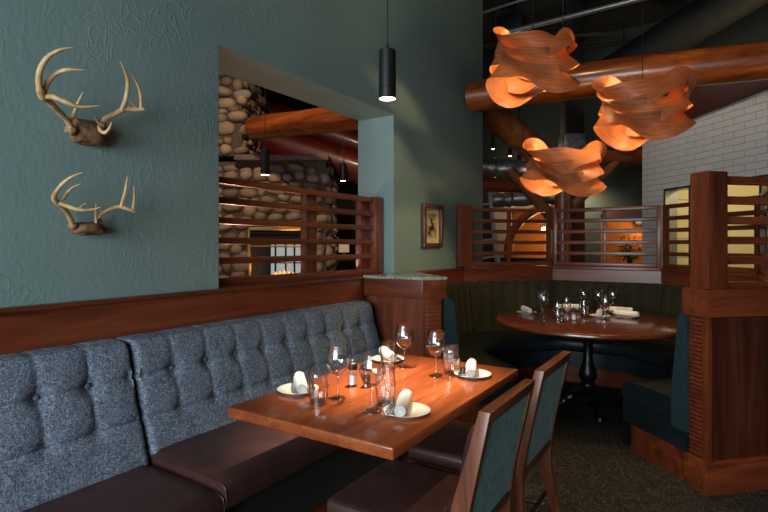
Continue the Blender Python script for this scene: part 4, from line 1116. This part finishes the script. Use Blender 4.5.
# wall and bright window behind the see-through fire
w0 = D(225, 250, 9.6)
m = MB(); m.box(-2.2, 3.2, 0, .1, 0, CEIL); o = struct('wall_far', m, M['dark'], smooth=False); o.location = (w0[0], w0[1], 0); o.rotation_euler = (0, 0, FA)
m = MB(); m.box(.62, 1.62, -.03, -.005, .85, 1.50); o = struct('window_5', m, M['daypane'], smooth=False); o.location = (w0[0], w0[1], 0); o.rotation_euler = (0, 0, FA)
m = MB()
for x in (.60, .93, 1.12, 1.28, 1.60): m.box(x, x+.03, -.06, -.03, .83, 1.52)
for z in (.83, 1.06, 1.13, 1.36, 1.43, 1.50): m.box(.60, 1.63, -.055, -.03, z, z+.022)
o = struct('trim_4', m, M['dark']); o.location = (w0[0], w0[1], 0); o.rotation_euler = (0, 0, FA)
# little lit table lamp far behind the opening
p = D(344, 247, 8.6); tl_ = thing('table_lamp', 'small dim table lamp far behind the slatted screen in the opening', 'table lamp', (p[0], p[1], 1.16))
m = MB(); m.lathe([(0, 0), (.06, 0), (.06, .015), (.015, .03), (.015, .12), (0, .12)], 16); m.build('base', M['brass'], tl_)
m = MB(); m.lathe([(.085, .12), (.085, .29), (.08, .29), (.08, .12)], 20, capb=False, capt=False); m.build('lamp_shade', M['lampshade'], tl_)
lc = thing('sideboard', 'low dark sideboard under the small table lamp behind the opening', 'sideboard', (p[0], p[1], 0), FA)
m = MB(); m.box(-.6, .6, -.25, .25, 0, 1.12, bev=.005); m.build('body', M['dark'], lc); m = MB(); m.box(-.62, .62, -.27, .27, 1.12, 1.16, bev=.004); m.build('top', M['redbeam'], lc)

# ------------------------------------------------------------------ lights
for (a, b), e in zip(WX, (165, 115)):
    lightob('window_daylight', 'AREA', ((a+b)/2, -2.72, 1.8), e, (.88, .96, 1.0), shape='RECTANGLE', size=b-a-.1, size_y=2.0, target=((a+b)/2, 0, 1.8))
lightob('aisle_spot', 'SPOT', (2.3, 1.9, 4.4), 230, (1.0, .66, .34), spot_size=math.radians(42), spot_blend=.6, shadow_soft_size=.05, target=(1.98, 2.6, 0))
lightob('kitchen_light', 'POINT', tl(1.2, -1.2)+(2.9,), 110, (1.0, .86, .55), shadow_soft_size=.25)
lightob('fireplace_fill_spot', 'SPOT', (-1.0, 2.7, 4.2), 220, (1.0, .72, .44), spot_size=math.radians(80), spot_blend=.8, shadow_soft_size=.08, target=(-2.2, 4.7, 1.9))  # added spot without a fixture, brightens the mantel and stones
lightob('soffit_fill_light', 'POINT', (-.95, 2.9, .95), 30, (1.0, .52, .34), shadow_soft_size=.06)
lightob('cream_wall_fill_light', 'POINT', (-1.0, 10.0, 3.0), 22, (1.0, .8, .58), shadow_soft_size=.1)  # added fill in front of the cream wall, no lamp modelled
lightob('tile_fill_spot', 'SPOT', (.4, 6.6, 4.5), 85, (1.0, .93, .85), spot_size=math.radians(85), spot_blend=.9, shadow_soft_size=.1, target=(2.4, 7.9, 2.2))  # added spot without a fixture, brightens the tiled wall
lightob('beam_spot', 'SPOT', (1.5, 3.2, 4.5), 60, (1.0, .70, .40), spot_size=math.radians(70), spot_blend=.8, shadow_soft_size=.08, target=(1.8, 5.8, 3.0))

w = bpy.data.worlds.new('World'); S.world = w; w.use_nodes = True
bg = w.node_tree.nodes['Background']; bg.inputs[0].default_value = (.62, .78, 1.0, 1); bg.inputs[1].default_value = .5

# ------------------------------------------------------------------ camera
cd = bpy.data.cameras.new('camera'); cam = bpy.data.objects.new('camera', cd); COL.objects.link(cam)
cam.location = (2.385, 0, 1.4); cam.rotation_euler = (PI/2, 0, math.radians(32.6))
cd.sensor_width = 36; cd.lens = 518/768*36; cd.shift_y = -11/768; cd.clip_start = .02; cd.clip_end = 60
S.camera = cam
S.cycles.transparent_max_bounces = 40
vs_ = S.view_settings; vs_.view_transform = 'Standard'; vs_.look = 'None'; vs_.gamma = 1; vs_.use_curve_mapping = False; vs_.exposure = 0.12
